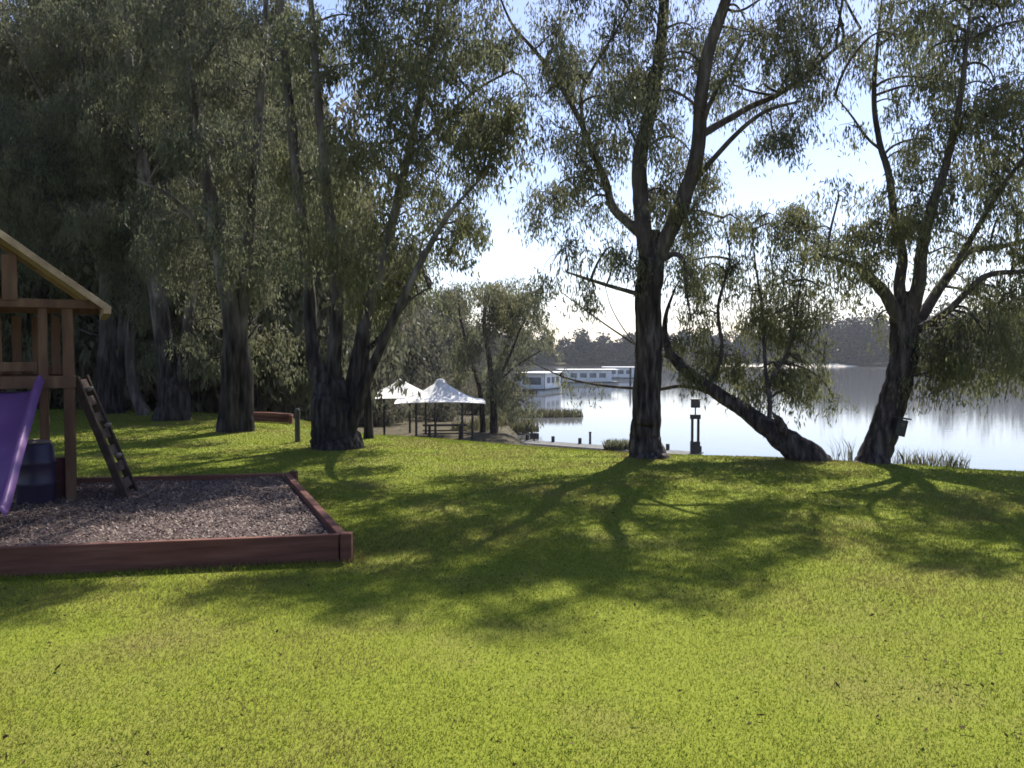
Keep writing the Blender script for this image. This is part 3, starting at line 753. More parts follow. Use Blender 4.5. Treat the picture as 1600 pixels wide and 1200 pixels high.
grove('multi_stemmed_gum', 'thick-based gum splitting into several pale stems, nearest of the left grove', (528, 699), 14, 31,
      [[(528, 716, 0, .5), (526, 690, 0, .41), (524, 660, 0, .37), (520, 630, 0, .33), (514, 600, 0, .27), (506, 570, 0, .2)],
       [(508, 670, 0, .2), (498, 600, .1, .17), (486, 540, .2, .135), (480, 440, .3, .12), (470, 330, .3, .11), (456, 200, .3, .1), (442, 60, .4, .08), (430, -100, .4, .04)],
       [(520, 640, 0, .2), (520, 560, -.1, .15), (526, 470, -.2, .12), (515, 350, -.2, .105), (502, 220, -.3, .08), (490, 80, -.3, .07), (480, -80, -.3, .03)],
       [(536, 670, 0, .2), (552, 590, .1, .15), (576, 480, .2, .11), (602, 395, .3, .1), (625, 300, .3, .085), (652, 180, .4, .07), (684, 40, .5, .05), (700, -60, .5, .02)],
       [(536, 690, 0, .2), (560, 625, -.1, .14), (592, 550, -.2, .09), (628, 470, -.3, .08), (665, 395, -.4, .06), (705, 330, -.5, .04), (750, 280, -.6, .02)],
       [(640, 250, .3, .05), (690, 190, .2, .04), (745, 140, .1, .03), (800, 110, 0, .015)],
       [(560, 560, .1, .06), (600, 520, .6, .05), (640, 470, .9, .03), (670, 450, 1, .015)]],
      [([(440, 60), (770, 0), (800, 60), (835, 150), (815, 235), (780, 280), (760, 340), (700, 380), (620, 420), (560, 440), (470, 420)], 58, 44, 66, -1.4, 2.2, .75, .2),
       ([(600, -400), (800, -400), (800, -230), (620, -230)], 12, 46, 64, -2.2, -.3, .85, .1),  # unseen crown above the frame, added to shade the strip before the border
       ([(430, -140), (700, -200), (780, -20), (770, 40), (440, 70)], 22, 50, 75, -1.4, 2, .9, .1),
       ([(560, 420), (700, 390), (690, 440), (640, 490), (600, 500), (560, 500)], 10, 32, 50, .2, 2.4, .75, .25),
       ([(690, 330), (770, 300), (760, 350), (700, 385)], 4, 28, 38, -.5, .8, .8, .2)], 'leaf_olive')
grove('twin_trunk_gum', 'gum with two dark trunks rising together, second from the grove\'s right', (365, 676), 16.9, 32,
      [[(354, 692, 0, .29), (355, 670, 0, .235), (358, 600, 0, .2), (362, 500, 0, .19), (351, 420, 0, .17), (331, 300, .1, .14), (302, 150, .2, .11), (270, 0, .3, .08), (240, -120, .3, .03)],
       [(381, 684, .1, .27), (383, 640, .1, .2), (384, 590, .1, .17), (377, 520, .1, .15), (386, 400, 0, .13), (400, 250, -.1, .11), (412, 80, -.2, .08), (420, -80, -.2, .03)],
       [(345, 400, 0, .07), (300, 340, -.4, .06), (255, 300, -.8, .04), (210, 280, -1, .02)]],
      [([(200, -120), (470, -120), (480, 120), (470, 330), (430, 460), (300, 440), (230, 300)], 58, 44, 64, -1.5, 2, 1.05, .12),
       ([(300, 420), (440, 430), (450, 560), (400, 600), (300, 560)], 12, 30, 44, .8, 2.5, .6, .3)], 'leaf_deep')
grove('stout_gum', 'stout short-based gum behind the climbing ladder, in the grove\'s middle', (270, 657), 20, 33,
      [[(269, 668, 0, .52), (268, 650, 0, .42), (266, 615, 0, .36), (258, 560, 0, .23), (242, 450, 0, .2), (226, 300, .2, .16), (202, 100, .3, .1), (190, -60, .3, .04)],
       [(280, 630, 0, .26), (290, 560, -.1, .18), (297, 480, -.2, .15), (312, 350, -.2, .12), (332, 200, -.3, .08), (345, 50, -.3, .03)]],
      [([(80, -60), (340, -60), (360, 200), (330, 420), (200, 440), (100, 300)], 46, 42, 60, -1.6, 2, 1.1, .12),
       ([(190, 430), (330, 430), (320, 570), (200, 570)], 10, 26, 38, .5, 2.5, .6, .35)], 'leaf_deep')
grove('forked_gum', 'dark forked gum just right of the fort\'s roof, farthest left trunk in the grove', (172, 646), 22, 34,
      [[(172, 655, 0, .46), (172, 640, 0, .35), (172, 560, 0, .28), (168, 480, 0, .19), (160, 350, 0, .17), (140, 200, .2, .13), (110, 0, .3, .08), (90, -90, .3, .03)],
       [(184, 590, 0, .2), (192, 520, .1, .17), (197, 450, .2, .14), (212, 330, .3, .1), (236, 200, .3, .07), (250, 80, .3, .02)],
       [(150, 300, .1, .09), (90, 200, 0, .07), (40, 100, -.2, .05), (-20, 0, -.3, .02)]],
      [([(-80, -80), (240, -80), (260, 250), (230, 430), (90, 440), (-60, 330)], 52, 42, 60, -1.8, 2, 1.15, .12),
       ([(-40, 300), (150, 400), (160, 540), (-20, 540)], 14, 30, 42, 1, 3, .8, .3)], 'leaf_deep')
grove('slender_gum', 'slender curving trunk between the two stoutest trunks at far left', (222, 649), 21.4, 35,
      [[(223, 655, 0, .2), (221, 640, 0, .16), (208, 600, 0, .13), (205, 540, 0, .12), (215, 450, 0, .1), (232, 350, 0, .07), (240, 260, 0, .03)]],
      [([(160, 330), (290, 330), (280, 480), (180, 480)], 8, 34, 46, -1, 1, .8, .3)], 'leaf_deep', 'bark_mid')
grove('sapling_gum', 'thin straight dark trunk beside the white canopy\'s left edge', (576, 687), 15.6, 36,
      [[(577, 692, 0, .12), (576, 670, 0, .09), (574, 620, 0, .08), (572, 550, 0, .07), (582, 460, 0, .05), (602, 380, 0, .02)]],
      [([(540, 360), (660, 350), (650, 430), (600, 470), (550, 460)], 8, 28, 42, -.6, .8, .7, .25)], 'leaf_olive')

# ---- wispy tree behind the canopy
T = Tree('wispy_tree', 'wispy grey-green tree at the water\'s edge right of the white canopy', 'tree', (764, 676), 42, 41, M['leaf_grey'], M['bark_dark'], L=.22, W=.06, K=.42)
T.limb([(772, 705, 0, .26), (771, 660, 0, .2), (770, 610, 0, .17), (764, 560, 0, .13), (756, 500, 0, .09), (765, 440, 0, .03)], 'trunk', 10)
T.limb([(754, 700, .3, .18), (753, 650, .3, .14), (750, 610, .2, .12), (735, 560, 0, .09), (720, 500, 0, .06), (715, 460, 0, .02)], 'limb', 8)
T.limb([(770, 610, 0, .09), (795, 560, 0, .07), (815, 510, 0, .05), (830, 480, 0, .02)], 'limb', 8)
T.limb([(772, 600, 0, .06), (810, 570, -.4, .05), (850, 545, -.6, .02)], 'limb', 8)
T.fill([(690, 470), (720, 440), (800, 440), (850, 470), (862, 530), (830, 570), (780, 600), (740, 610), (690, 560)], 42, 16, 26, -2.5, 2.5, .55, .2)
T.fill([(765, 450), (830, 450), (840, 510), (780, 510)], 7, 20, 26, -2.5, 1.5, 1.0, .6)
T.fill([(765, 590), (830, 590), (838, 640), (790, 655), (765, 640)], 9, 12, 18, -1.5, 1.5, .5, .2)
T.done()

# ---- background trees: three kinds, copied
def random_tree(seed, H, R, name, label, leaf, group):
    """an upright gum at the origin, H tall with a crown R wide, foliage nearly to the ground"""
    T = Tree(name, label, 'tree', (800, 700), 30, seed, M[leaf], M['bark_dark'], M['bark_pale'], L=.34, W=.13, group=group)
    T.base = np.zeros(3); r = T.r
    def limbw(C, nm):
        S = catmull(np.array(C), 5); Vt, Qt = tube_np(S[:, :3], S[:, 3], 8, .08, int(r.integers(1e6)))
        link(nm, npmesh(nm, Vt, Qt, smooth=True), T.bark if nm == 'trunk' else T.lbark, T.o)
        T.samples = np.vstack([T.samples, S[len(S) // 3:, :3]])
    lean = r.normal(0, .4, 2)
    limbw([(0, 0, -.3, .3), (.02, 0, .3, .24), (lean[0] * .3, lean[1] * .3, H * .35, .18), (lean[0], lean[1], H * .65, .12), (lean[0] * 1.4, lean[1] * 1.4, H * .92, .03)], 'trunk')
    for k in range(6):
        a = k * 1.05 + r.uniform(0, .6); z = H * r.uniform(.22, .6); q = R * r.uniform(.6, .95)
        limbw([(lean[0] * .5, lean[1] * .5, z, .09), (math.cos(a) * q * .4, math.sin(a) * q * .4, z + H * .1, .07), (math.cos(a) * q, math.sin(a) * q, z + H * .25, .02)], 'limb')
    n = 46
    for k in range(n):
        z = H * (.16 + .84 * (k + .5) / n); w = R * math.sqrt(max(.12, 1 - ((z / H - .5) / .55) ** 2))
        a = r.uniform(0, 6.3); q = w * math.sqrt(r.random())
        c = np.array([lean[0] * z / H + math.cos(a) * q, lean[1] * z / H + math.sin(a) * q, z])
        ns = int(r.uniform(16, 31)); S = c + r.normal(0, 1, (ns, 3)) * np.array([.55, .55, .42]) * H / 10
        ds = np.linalg.norm(T.samples - c, axis=1); T.twig(T.samples[np.argmin(ds)], c, .04, .015, .1, 6, 4)
        T.sprays(S, np.clip(.2 + r.normal(0, .2), 0, .8))
    return T.done()

BK = 'massed gums behind the left grove'
protos = [random_tree(50 + i, (11, 9.5, 12.5)[i], (3.2, 3.0, 3.6)[i], 'background_gum', 'dense dark gum in the massed trees behind the left grove', 'leaf_back', BK) for i in range(3)]
spots = [(-160, 27), (-60, 31), (20, 26), (95, 33), (150, 27.5), (225, 30), (300, 26), (365, 32), (400, 26), (425, 29), (520, 48), (470, 35), (120, 40), (270, 40), (390, 42), (590, 54), (-40, 42), (-220, 36), (540, 56)]
for i, (px, d) in enumerate(spots):
    x = (px - 800) / F * d
    o = protos[i] if i < 3 else copy_tree(protos[i % 3], (0, 0, 0), 0)
    s = float(rng.uniform(.92, 1.15))
    o.location = (x, d, gz(x, d) - .05); o.rotation_euler = (0, 0, float(rng.uniform(0, 6.28))); o.scale = (s, s, s)
BB = 'trees along the left bank behind the canopy'
for i, (px, d, s) in enumerate([(640, 62, .9), (690, 80, .8), (735, 105, .7), (600, 60, 1.0), (775, 150, .8)]):
    x = (px - 800) / F * d
    o = copy_tree(protos[(i + 1) % 3], (x, d, gz(x, d) - .05), float(rng.uniform(0, 6.28)), s)
    o['label'] = 'grey-green tree on the bank, seen above and behind the white canopy'; o['group'] = BB

# ---- bushes along the left bank, behind the shelter
def bush(seed, name, label, group):
    T = Tree(name, label, 'bush', (800, 700), 30, seed, M['leaf_back'], M['bark_mid'], L=.2, W=.07, group=group)
    T.base = np.zeros(3); r = T.r
    for k in range(5):
        a = k * 1.26 + r.uniform(0, .5); q = r.uniform(.5, 1.0)
        S = catmull(np.array([(0, 0, -.15, .07), (math.cos(a) * q * .4, math.sin(a) * q * .4, .7, .05), (math.cos(a) * q, math.sin(a) * q, 1.7, .015)]), 5)
        Vt, Qt = tube_np(S[:, :3], S[:, 3], 6, .08, k); link('stem', npmesh('stem', Vt, Qt, smooth=True), T.bark, T.o)
        T.samples = np.vstack([T.samples, S[5:, :3]])
    for k in range(20):
        a = r.uniform(0, 6.3); q = 1.25 * math.sqrt(r.random()); c = np.array([math.cos(a) * q, math.sin(a) * q, r.uniform(.35, 2.1) * (1 - .25 * q)])
        T.twig(T.samples[np.argmin(np.linalg.norm(T.samples - c, axis=1))], c, .02, .008, .1, 5, 4)
        T.sprays(c + r.normal(0, 1, (12, 3)) * [.3, .3, .22], np.clip(.3 + r.normal(0, .25), 0, .9))
    return T.done()
BU = 'bushes on the bank behind the white canopy'
bp_ = [bush(90 + i, 'bank_bush', 'dull brown-green bush on the bank, seen below and behind the white canopy', BU) for i in range(2)]
for i, (px, d, s_) in enumerate([(598, 47, 1.0), (628, 52, 1.15), (655, 56, 1.0), (680, 50, .8), (700, 60, 1.2), (722, 66, 1.0), (742, 55, .9), (765, 72, 1.2), (790, 84, 1.1), (575, 50, 1.1), (800, 100, 1.2), (782, 58, .8), (640, 75, 1.4), (690, 85, 1.4), (745, 95, 1.4)]):
    x = (px - 800) / F * d; o = bp_[i] if i < 2 else copy_tree(bp_[i % 2], (0, 0, 0), 0)
    o.location = (x, d, gz(x, d) - .03); o.rotation_euler = (0, 0, float(rng.uniform(0, 6.28))); o.scale = (s_,) * 3

# ---- far bank woodland: one mass
def far_wood():
    r = np.random.default_rng(77); Vs = []; tt = []
    xs = np.arange(-70, 330, 3.6)
    for x in xs:
        for row in range(2):
            xx = x + r.normal(0, 1.5); yf = np.interp(xx, [-200, 100, 250, 500], [318, 312, 285, 240]) + 8 + row * 9 + r.uniform(0, 5)
            pxx = 800 + xx / yf * F
            Hm = np.interp(pxx, [750, 850, 1000, 1100, 1240, 1330, 1450, 1600, 1700], [11, 9.5, 9.5, 10, 13, 17, 18, 18.5, 19]) * r.uniform(.72, 1.12) * (1 + .1 * row)
            Rr = Hm * r.uniform(.22, .34); n = 1000
            nb_ = 9; cb = r.normal(0, 1, (nb_, 3)) * [.5, .5, .33]; 
            u = r.normal(0, 1, (n, 3)) * [.33, .33, .2] + cb[r.integers(nb_, size=n)]
            c = np.array([xx, yf, -1.6 + Hm * .52]) + u * [Rr, Rr, Hm * .62]
            c[:, 2] = np.clip(c[:, 2], -1.4, None)
            k_ = n // 5; c[:k_] = np.stack([xx + r.normal(0, 2.6, k_), yf - 2 + r.normal(0, 1.5, k_), r.uniform(-1.8, 2.5, k_)], -1)
            a = r.normal(size=(n, 3)); a /= np.linalg.norm(a, axis=1)[:, None]; b = np.cross(a, r.normal(size=(n, 3))); b /= np.linalg.norm(b, axis=1)[:, None]
            L = r.uniform(.4, .85, n)[:, None]
            Vs.append(np.stack([c - a * L, c - b * L * .6, c + a * L, c + b * L * .6], 1).reshape(-1, 3)); tt.append(np.full(n * 4, r.uniform(0, .9)))
    V = np.concatenate(Vs)
    return npmesh('far_woodland', V, np.arange(len(V)).reshape(-1, 4), np.concatenate(tt))
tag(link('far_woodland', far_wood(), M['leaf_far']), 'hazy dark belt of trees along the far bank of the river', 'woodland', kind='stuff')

# ------------------------------------------------------------------ shelters
def canopy_mesh(m, c, w, dp, he, hp, rz, n=10):
    """tensioned pyramid canopy with a concave sweep up to its peak"""
    vs = []; fs = []; cs, sn = math.cos(rz), math.sin(rz)
    for th in (0, -.03):
        for i in range(n + 1):
            for j in range(n + 1):
                u = i / n * 2 - 1; v = j / n * 2 - 1
                k = max(abs(u), abs(v))
                edge = .12 * (1 - (min(abs(u), abs(v)) / max(k, 1e-6)) ** 2) * k * k
                z = he + (hp - he) * (1 - k) ** 1.55 + edge * .6 + th
                x, y = u * w / 2, v * dp / 2
                vs.append((c[0] + x * cs - y * sn, c[1] + x * sn + y * cs, c[2] + z))
    o = (n + 1) ** 2
    for i in range(n):
        for j in range(n):
            q = i * (n + 1) + j
            fs.append((q, q + n + 1, q + n + 2, q + 1)); fs.append((o + q, o + q + 1, o + q + n + 2, o + q + n + 1))
    for k in range(n):
        for a, b in ((k, k + 1), (n * (n + 1) + k, n * (n + 1) + k + 1), (k * (n + 1), (k + 1) * (n + 1)), (k * (n + 1) + n, (k + 1) * (n + 1) + n)):
            fs.append((a, b, o + b, o + a))
    m.add(vs, fs)

def ground_at(px, d):
    x = (px - 800) / F * d
    return np.array([x, d, gz(x, d)])

def shelter(name, label, px, d, cans, poles, zroof, mat):
    b = ground_at(px, d); o = empty(name, b, label, 'shelter')
    for (cpx, dd, w, dp, he, hp, rz) in cans:
        c = P(cpx, 600, d + dd); c[2] = zroof
        m = MB(b); canopy_mesh(m, c, w, dp, he, hp, rz); m.build('canopy', mat, o, 0, False)
        m = MB(b); t = np.array([c[0], c[1], zroof + hp - .05]); m.tube([t - [0, 0, .12], t + [0, 0, .02], t + [0, 0, .06]], [.3, .17, .06], 10); m.build('peak_cap', mat, o)
    for ppx, dd in poles:
        q = ground_at(ppx, d + dd)
        m = MB(b); m.tube([q - [0, 0, .2], np.array([q[0], q[1], zroof + .1])], [.06, .05], 8); m.build('pole', M['post_dark'], o)
    return o
zr = P(700, 627, 38)[2]
shelter('picnic_shelter', 'white twin-peaked fabric picnic shelter on the bank beyond the lawn', 690, 38,
        [(688, 0, 4.0, 3.4, 0, 1.02, .08), (626, 2.0, 4.3, 3.2, .05, .95, .08)],
        [(650, -1.4), (680, -1.5), (722, -1.3), (738, 1.2), (600, 2.5), (640, 4.0), (665, 3.6)], zr, M['fabric'])
zr2 = P(400, 640, 36)[2]
shelter('shaded_shelter', 'pale fabric shelter coloured grey as tree shade, beyond the reddish log wall', 410, 36,
        [(404, 0, 3.6, 3.2, 0, .85, -.1)], [(362, -1), (446, -1), (420, 1.4)], zr2, M['fabric_shaded'])
# picnic table under the shelter
tb = ground_at(695, 37.6)
pt_ = empty('picnic_table', tb, 'timber picnic table with bench seats under the white shelter', 'table')
tx = np.array([.99, .12, 0]); ty = np.array([-.12, .99, 0]); tz = np.array([0, 0, 1.])
m = MB(tb); [m.bar(tb + ty * k * .15 - tx * 1.0 + tz * .76, tb + ty * k * .15 + tx * 1.0 + tz * .76, .14, .04) for k in (-2, -1, 0, 1, 2)]; m.build('table_top', M['weathered'], pt_, .005)
for s in (-1, 1):
    m = MB(tb); m.bar(tb + ty * s * .72 - tx * 1.0 + tz * .45, tb + ty * s * .72 + tx * 1.0 + tz * .45, .26, .04); m.build('bench', M['weathered'], pt_, .005)
    m = MB(tb); q = tb + tx * s * .7
    m.bar(q - ty * .7, q - ty * .25 + tz * .74, .05, .1, tx); m.bar(q + ty * .7, q + ty * .25 + tz * .74, .05, .1, tx); m.bar(q - ty * .82 + tz * .41, q + ty * .82 + tz * .41, .06, .08)
    m.build('leg', M['weathered'], pt_, .005)

# low reddish log wall behind the twin trunks
a = P(386, 655, 19.6); b = P(456, 655, 19.0)
wl = empty('log_wall', [a[0], a[1], 0], 'low reddish log wall at the lawn\'s end between two grove trunks', 'wall')
for k in range(2):
    m = MB((a[0], a[1], 0)); zc = gz(a[0], a[1]) + .06 + k * .105
    m.tube([np.array([a[0] - .06 * k, a[1], zc]), np.array([(a[0] + b[0]) / 2, (a[1] + b[1]) / 2, zc + .01]), np.array([b[0], b[1], zc])], [.058, .06, .055], 9)
    m.build('log', M['redgum'], wl, 0, True)
for q in (a, b):
    m = MB((a[0], a[1], 0)); m.bar([q[0], q[1] - .09, gz(q[0], q[1]) - .1], [q[0], q[1] - .09, gz(q[0], q[1]) + .2], .08, .08, (0, 1, 0)); m.build('stake', M['redgum'], wl, .006)

def post(px, py, d, hgt, rad, label, name='timber_post', mat='post_dark', group=None):
    q = P(px, py, d); q[2] = gz(q[0], q[1]); o = empty(name, q, label, 'post', group)
    m = MB(q); m.tube([q - [0, 0, .1], q + [0, 0, hgt * .5], q + [0, 0, hgt - .03], q + [0, 0, hgt]], [rad, rad * .97, rad * .96, rad * .7], 10); m.build('shaft', M[mat], o)
    m = MB(q); m.tube([q + [0, 0, hgt * .8], q + [0, 0, hgt * .83], q + [0, 0, hgt * .86]], [rad * 1.08, rad * 1.1, rad * 1.08], 10); m.build('band', M['weathered'], o)
post(465, 690, 14.9, .6, .048, 'short dark post on the lawn left of the thick multi-stemmed gum')

# -------------------------------------------------------- river-edge landing
A = np.array([.3, 41.0, -2.75]); B = np.array([8.0, 35.7, -2.75])
wf = empty('river_landing', A, 'low grey landing along the river edge behind the central gum', 'landing')
ax_ = (B - A) / np.linalg.norm(B - A); pn = np.array([-ax_[1], ax_[0], 0])
m = MB(A); n = 46
for k in range(n):
    q = A + (B - A) * (k + .5) / n; m.bar(q - pn * .7, q + pn * .7, .185, .05)
m.build('deck', M['concrete'], wf, .004)
m = MB(A); m.bar(A - pn * .73 - [0, 0, .16], B - pn * .73 - [0, 0, .16], .06, .3); m.build('fascia', M['concrete'], wf, .01)
for k in range(7):
    q = A + (B - A) * (k + .1) / 6.2 + pn * .6
    m = MB(A); m.tube([[q[0], q[1], -5.4], [q[0], q[1], -2.45]], [.09, .085], 8); m.build('pile', M['post_dark'], wf)
# lamp-like pedestal standing on the landing
q = P(1086, 712, 35.9); q[2] = -2.72
pd = empty('service_pedestal', q, 'dark twin-post pedestal with a box on top, between the central gum and the leaning tree', 'pedestal')
for s in (-.13, .13):
    m = MB(q); m.bar(q + [s, 0, 0], q + [s, 0, 1.62], .1, .1, (0, 1, 0)); m.build('post', M['black'], pd, .006)
m = MB(q); m.box(q + [0, 0, .26], (.4, .2, .5)); m.build('base_box', M['post_dark'], pd, .01)
m = MB(q); m.box(q + [0, 0, 1.58], (.44, .16, .2)); m.build('crossbar', M['black'], pd, .01)
m = MB(q); m.tube([q + [0, 0, 1.6], q + [0, 0, 2.0]], [.03, .03], 8); m.build('stem', M['hold'], pd)
m = MB(q); m.box(q + [0, 0, 2.14], (.36, .24, .34)); m.build('head_box', M['post_dark'], pd, .015)
m = MB(q); m.box(q + [0, 0, 2.335], (.44, .32, .04)); m.build('cap', M['black'], pd, .01)
# little sign on a post
q = P(835, 694, 41.2); q[2] = gz(q[0], q[1]); q[2] = min(q[2], -2.7)
sg = empty('small_sign', q, 'small grey plate on a thin post at the water beyond the lawn', 'sign')
m = MB(q); m.tube([q, q + [0, 0, .75]], [.04, .035], 8); m.build('post', M['post_dark'], sg)
m = MB(q); m.box(q + [0, -.05, .72], (.44, .03, .3)); m.build('plate', M['post_dark'], sg, .008)
for px, d, h, lab in ((922, 40.0, .5, 'thin mooring post standing between the small sign and the central gum'),):
    q = P(px, 700, d); q[2] = -2.73
    o = empty('mooring_post', q, lab, 'post'); m = MB(q); m.tube([q - [0, 0, .1], q + [0, 0, h]], [.06, .055], 8); m.build('shaft', M['post_dark'], o)
    m = MB(q); m.tube([q + [0, 0, h], q + [0, 0, h + .05]], [.075, .06], 8); m.build('cap', M['black'], o)

# ----------------------------------------------------------- reeds and tufts
def tuft(name, label, cat, c, n, rad, hlo, hhi, seed, mat='reed', group=None, w=.012, flat=1.0):
    r = np.random.default_rng(seed)
    a = r.uniform(0, 6.3, n); q = rad * np.sqrt(r.random(n))
    x = c[0] + np.cos(a) * q; y = c[1] + np.sin(a) * q * flat
    base = np.stack([x, y, np.full(n, c[2] - .03)], -1)
    h = r.uniform(hlo, hhi, n); ln = r.normal(0, .28, (n, 2)) * h[:, None]
    mid = base + np.stack([ln[:, 0] * .35, ln[:, 1] * .35, h * .6], -1); tip = base + np.stack([ln[:, 0], ln[:, 1], h], -1)
    b = r.uniform(0, 6.3, n); wv = np.stack([np.cos(b), np.sin(b), 0 * b], -1) * w
    V = np.stack([base - wv, base + wv, mid + wv * .7, tip, mid - wv * .7], 1).reshape(-1, 3) - np.asarray(c)
    o = link(name, npmesh(name, V, np.arange(5 * n).reshape(-1, 5), np.repeat(r.random(n) * .6, 5)), M[mat])
    o.location = tuple(c); return tag(o, label, cat, group)
TG = 'grass tufts on the bank edge'
tl = {1412: 'grass tuft close right of the boxed trunk\'s foot', 1440: 'grass tuft second out from the boxed trunk on the lawn crest', 1468: 'tallest pale grass tuft on the lawn crest right of the boxed trunk', 1496: 'outermost grass tuft on the lawn crest, nearest the right edge', 1318: 'sparse grass tuft between the leaning trunk and the boxed trunk'}
for k, (px, lab) in enumerate(tl.items()):
    d = np.interp(px, [1300, 1412, 1500], [12.7, 12.5, 12.2]); c = P(px, 730, d); c[2] = gz(c[0], c[1])
    tuft('grass_tuft', lab, 'grass tuft', c, 90 if px != 1318 else 36, .16, .12, .36 if px != 1318 else .5, 60 + k, group=TG, w=.005)
c = P(846, 652, 63); c[2] = WZ
tuft('reed_bed', 'dark reed spit reaching into the river left of the central gum', 'reeds', c, 1500, 3.2, .15, .75, 71, w=.035, flat=.35)
c = P(806, 668, 50); c[2] = WZ + .1
tuft('bank_reeds', 'reeds at the shoreline close right of the wispy tree', 'reeds', c, 700, 1.4, .3, 1.0, 72, w=.03, flat=.8)
for k_, (px, py, dd, n_) in enumerate([(742, 676, 44, 420), (775, 672, 47, 520), (793, 664, 55, 520), (808, 684, 43, 260)]):
    c = P(px, py, dd); c[2] = gz(c[0], c[1])
    tuft('bank_grass', ['clump of dry grass between the canopy and the wispy tree', 'clump of dry grass at the foot of the wispy tree', 'dry grass clump on the shore beyond the wispy tree', 'small dry grass clump where the bank meets the landing'][k_], 'grass tuft', c, n_, 1.3, .15, .6, 80 + k_, w=.025, flat=.8, group='dry grass on the bank')
c = P(965, 700, 37.5); c[2] = gz(c[0], c[1])
tuft('bank_shrub', 'low dark shrub on the bank just left of the central trunk', 'shrub', c, 700, .6, .2, .62, 73, 'leaf_deep', w=.03, flat=.6)

# ------------------------------------------------------------------ houseboats
def houseboat(px, d, L, wd, hgt, rz, label, nwin):
    x = (px - 800) / F * d; o3 = np.array([x, d, WZ])
    o = empty('houseboat', o3, label, 'houseboat', 'houseboats moored across the river', rz)
    def part(name, mat, fn, bevel=0, parent=o):
        m = MB(); fn(m); return m.build(name, mat, parent, bevel)
    def hull(m):
        for s in (-1, 1):
            ys = s * wd * .3
            pts = [(-L / 2, .0), (-L / 2 + .2, -.25), (L / 2 - .8, -.25), (L / 2, .25)]
            m.tube([np.array([-L / 2, ys, .05]), np.array([-L / 2 + .3, ys, .05]), np.array([L / 2 - .9, ys, .05]), np.array([L / 2, ys, .22])], [.2, .36, .36, .08], 10)
    part('hull', M['white'], hull)
    part('deck', M['concrete'], lambda m: m.box((0, 0, .42), (L, wd, .1)), .02)
    cab = part('cabin', M['white'], lambda m: m.box((-.02 * L, 0, .47 + (hgt - .75) / 2), (L * .76, wd * .84, hgt - .75)), .05)
    part('roof', M['white'], lambda m: m.box((0, 0, hgt - .2), (L * .96, wd * 1.02, .12)), .03)
    for s in (-1, 1):
        for k in range(nwin):
            xx = -L * .33 + L * .62 * (k + .5) / nwin
            part('window', M['window'], lambda m: m.box((xx, s * wd * .423, hgt * .58), (L * .62 / nwin * .68, .03, hgt * .28)), .01, cab)
        part('end_window', M['window'], lambda m: m.box((-.02 * L + s * L * .383, 0, hgt * .55), (.03, wd * .6, hgt * .34)), .01, cab)
    part('railing', M['concrete'], lambda m: [m.bar((L * .49, -wd * .45, z), (L * .49, wd * .45, z), .03, .03) for z in (.8, 1.1)] + [m.bar((L * .49, wd * y, .45), (L * .49, wd * y, 1.12), .03, .03) for y in (-.45, -.15, .15, .45)] +
         [m.bar((L * sx, wd * sy, .45), (L * sx, wd * sy, hgt - .2), .05, .05) for sx in (-.46, .46) for sy in (-.46, .46)])
houseboat(845, 104, 8, 4.0, 2.6, math.radians(68), 'white houseboat seen end-on with a dark window, nearest across the water', 3)
houseboat(918, 128, 9.5, 4.2, 2.5, math.radians(4), 'long white houseboat broadside, just left of the central trunk', 4)
houseboat(978, 150, 9, 4.2, 2.5, math.radians(-8), 'white houseboat half hidden behind the central gum\'s trunk', 4)
q = np.array([(985 - 800) / F * 118, 118, WZ])
o = empty('mooring_pile', q, 'dark upright mooring pile in the river close left of the central trunk', 'pile')
m = MB(q); m.tube([q - [0, 0, 1], q + [0, 0, 2.6]], [.16, .14], 8); m.build('shaft', M['post_dark'], o)
m = MB(q); m.tube([q + [0, 0, 2.6], q + [0, 0, 2.8]], [.17, .03], 8); m.build('cap', M['black'], o)

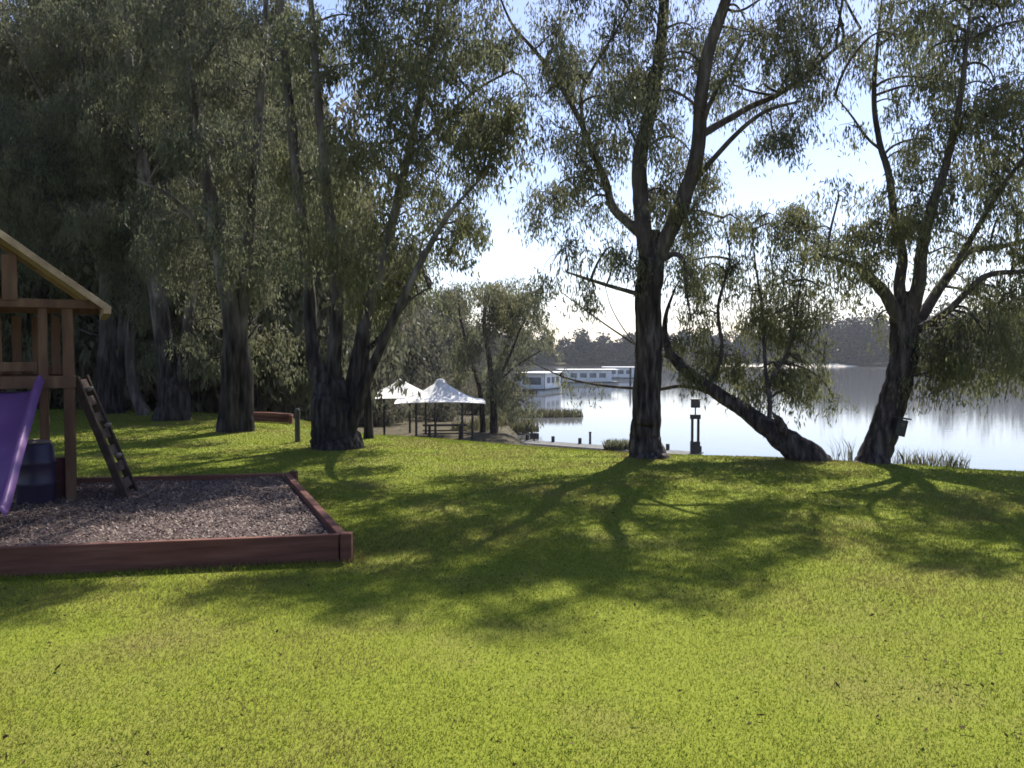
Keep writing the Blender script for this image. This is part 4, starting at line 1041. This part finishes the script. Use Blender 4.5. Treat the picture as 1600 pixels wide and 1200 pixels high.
# ------------------------------------------------------------ haze, sky, sun
HAZE = 0.00022
if HAZE:
    m = MB(); m.box((0, 370, 10.5), (1300, 800, 33)); hz = m.build('haze', None)
    hm = bpy.data.materials.new('haze_air'); hm.use_nodes = True; nt = hm.node_tree; nt.nodes.remove(nt.nodes['Principled BSDF'])
    vol = N(nt, 'ShaderNodeVolumePrincipled'); vol.inputs['Color'].default_value = (.86, .9, .97, 1); vol.inputs['Density'].default_value = HAZE
    vol.inputs['Anisotropy'].default_value = .3
    nt.links.new(vol.outputs[0], nt.nodes['Material Output'].inputs['Volume'])
    hz.data.materials.append(hm); tag(hz, kind='stuff')

w = bpy.data.worlds.new('World'); SC.world = w; w.use_nodes = True
nt = w.node_tree
sky = nt.nodes.new('ShaderNodeTexSky'); sky.sky_type = 'NISHITA'; sky.sun_disc = False
sky.sun_elevation = SUN_EL; sky.sun_rotation = SUN_AZ; sky.air_density = 1.0; sky.dust_density = .5; sky.ozone_density = 1.0
bg = nt.nodes['Background']; bg.inputs['Strength'].default_value = .086
tint = N(nt, 'ShaderNodeMix'); tint.data_type = 'RGBA'; tint.blend_type = 'MULTIPLY'; tint.inputs[0].default_value = 1
tint.inputs[7].default_value = (1.02, .97, 1.09, 1)      # sky colour multiplied slightly towards lavender
nt.links.new(sky.outputs[0], tint.inputs[6]); nt.links.new(tint.outputs[2], bg.inputs['Color'])

sl = bpy.data.lights.new('sun', 'SUN'); sl.energy = 4.9; sl.angle = math.radians(.53); sl.color = (1, .95, .86)
so = bpy.data.objects.new('sun', sl); COL.objects.link(so)
from mathutils import Vector
dv = Vector((-math.sin(SUN_AZ) * math.cos(SUN_EL), -math.cos(SUN_AZ) * math.cos(SUN_EL), -math.sin(SUN_EL)))
so.rotation_euler = dv.to_track_quat('-Z', 'Y').to_euler(); so.location = (20, 30, 40)

cam = bpy.data.cameras.new('camera'); co = bpy.data.objects.new('camera', cam); COL.objects.link(co)
cam.sensor_width = 36; cam.lens = 36 * F / 1600; cam.clip_end = 3000; cam.clip_start = .05
co.location = (0, 0, EYE); co.rotation_euler = (math.pi / 2 - PITCH, 0, 0)
SC.camera = co
SC.view_settings.view_transform = 'Standard'; SC.view_settings.look = 'None'; SC.view_settings.gamma = 1
SC.view_settings.exposure = 1.1
SC.cycles.max_bounces = 8; SC.cycles.diffuse_bounces = 5; SC.cycles.glossy_bounces = 3; SC.cycles.transmission_bounces = 4; SC.cycles.volume_bounces = 0
SC.cycles.use_denoising = True
SC.cycles.filter_width = 1.7
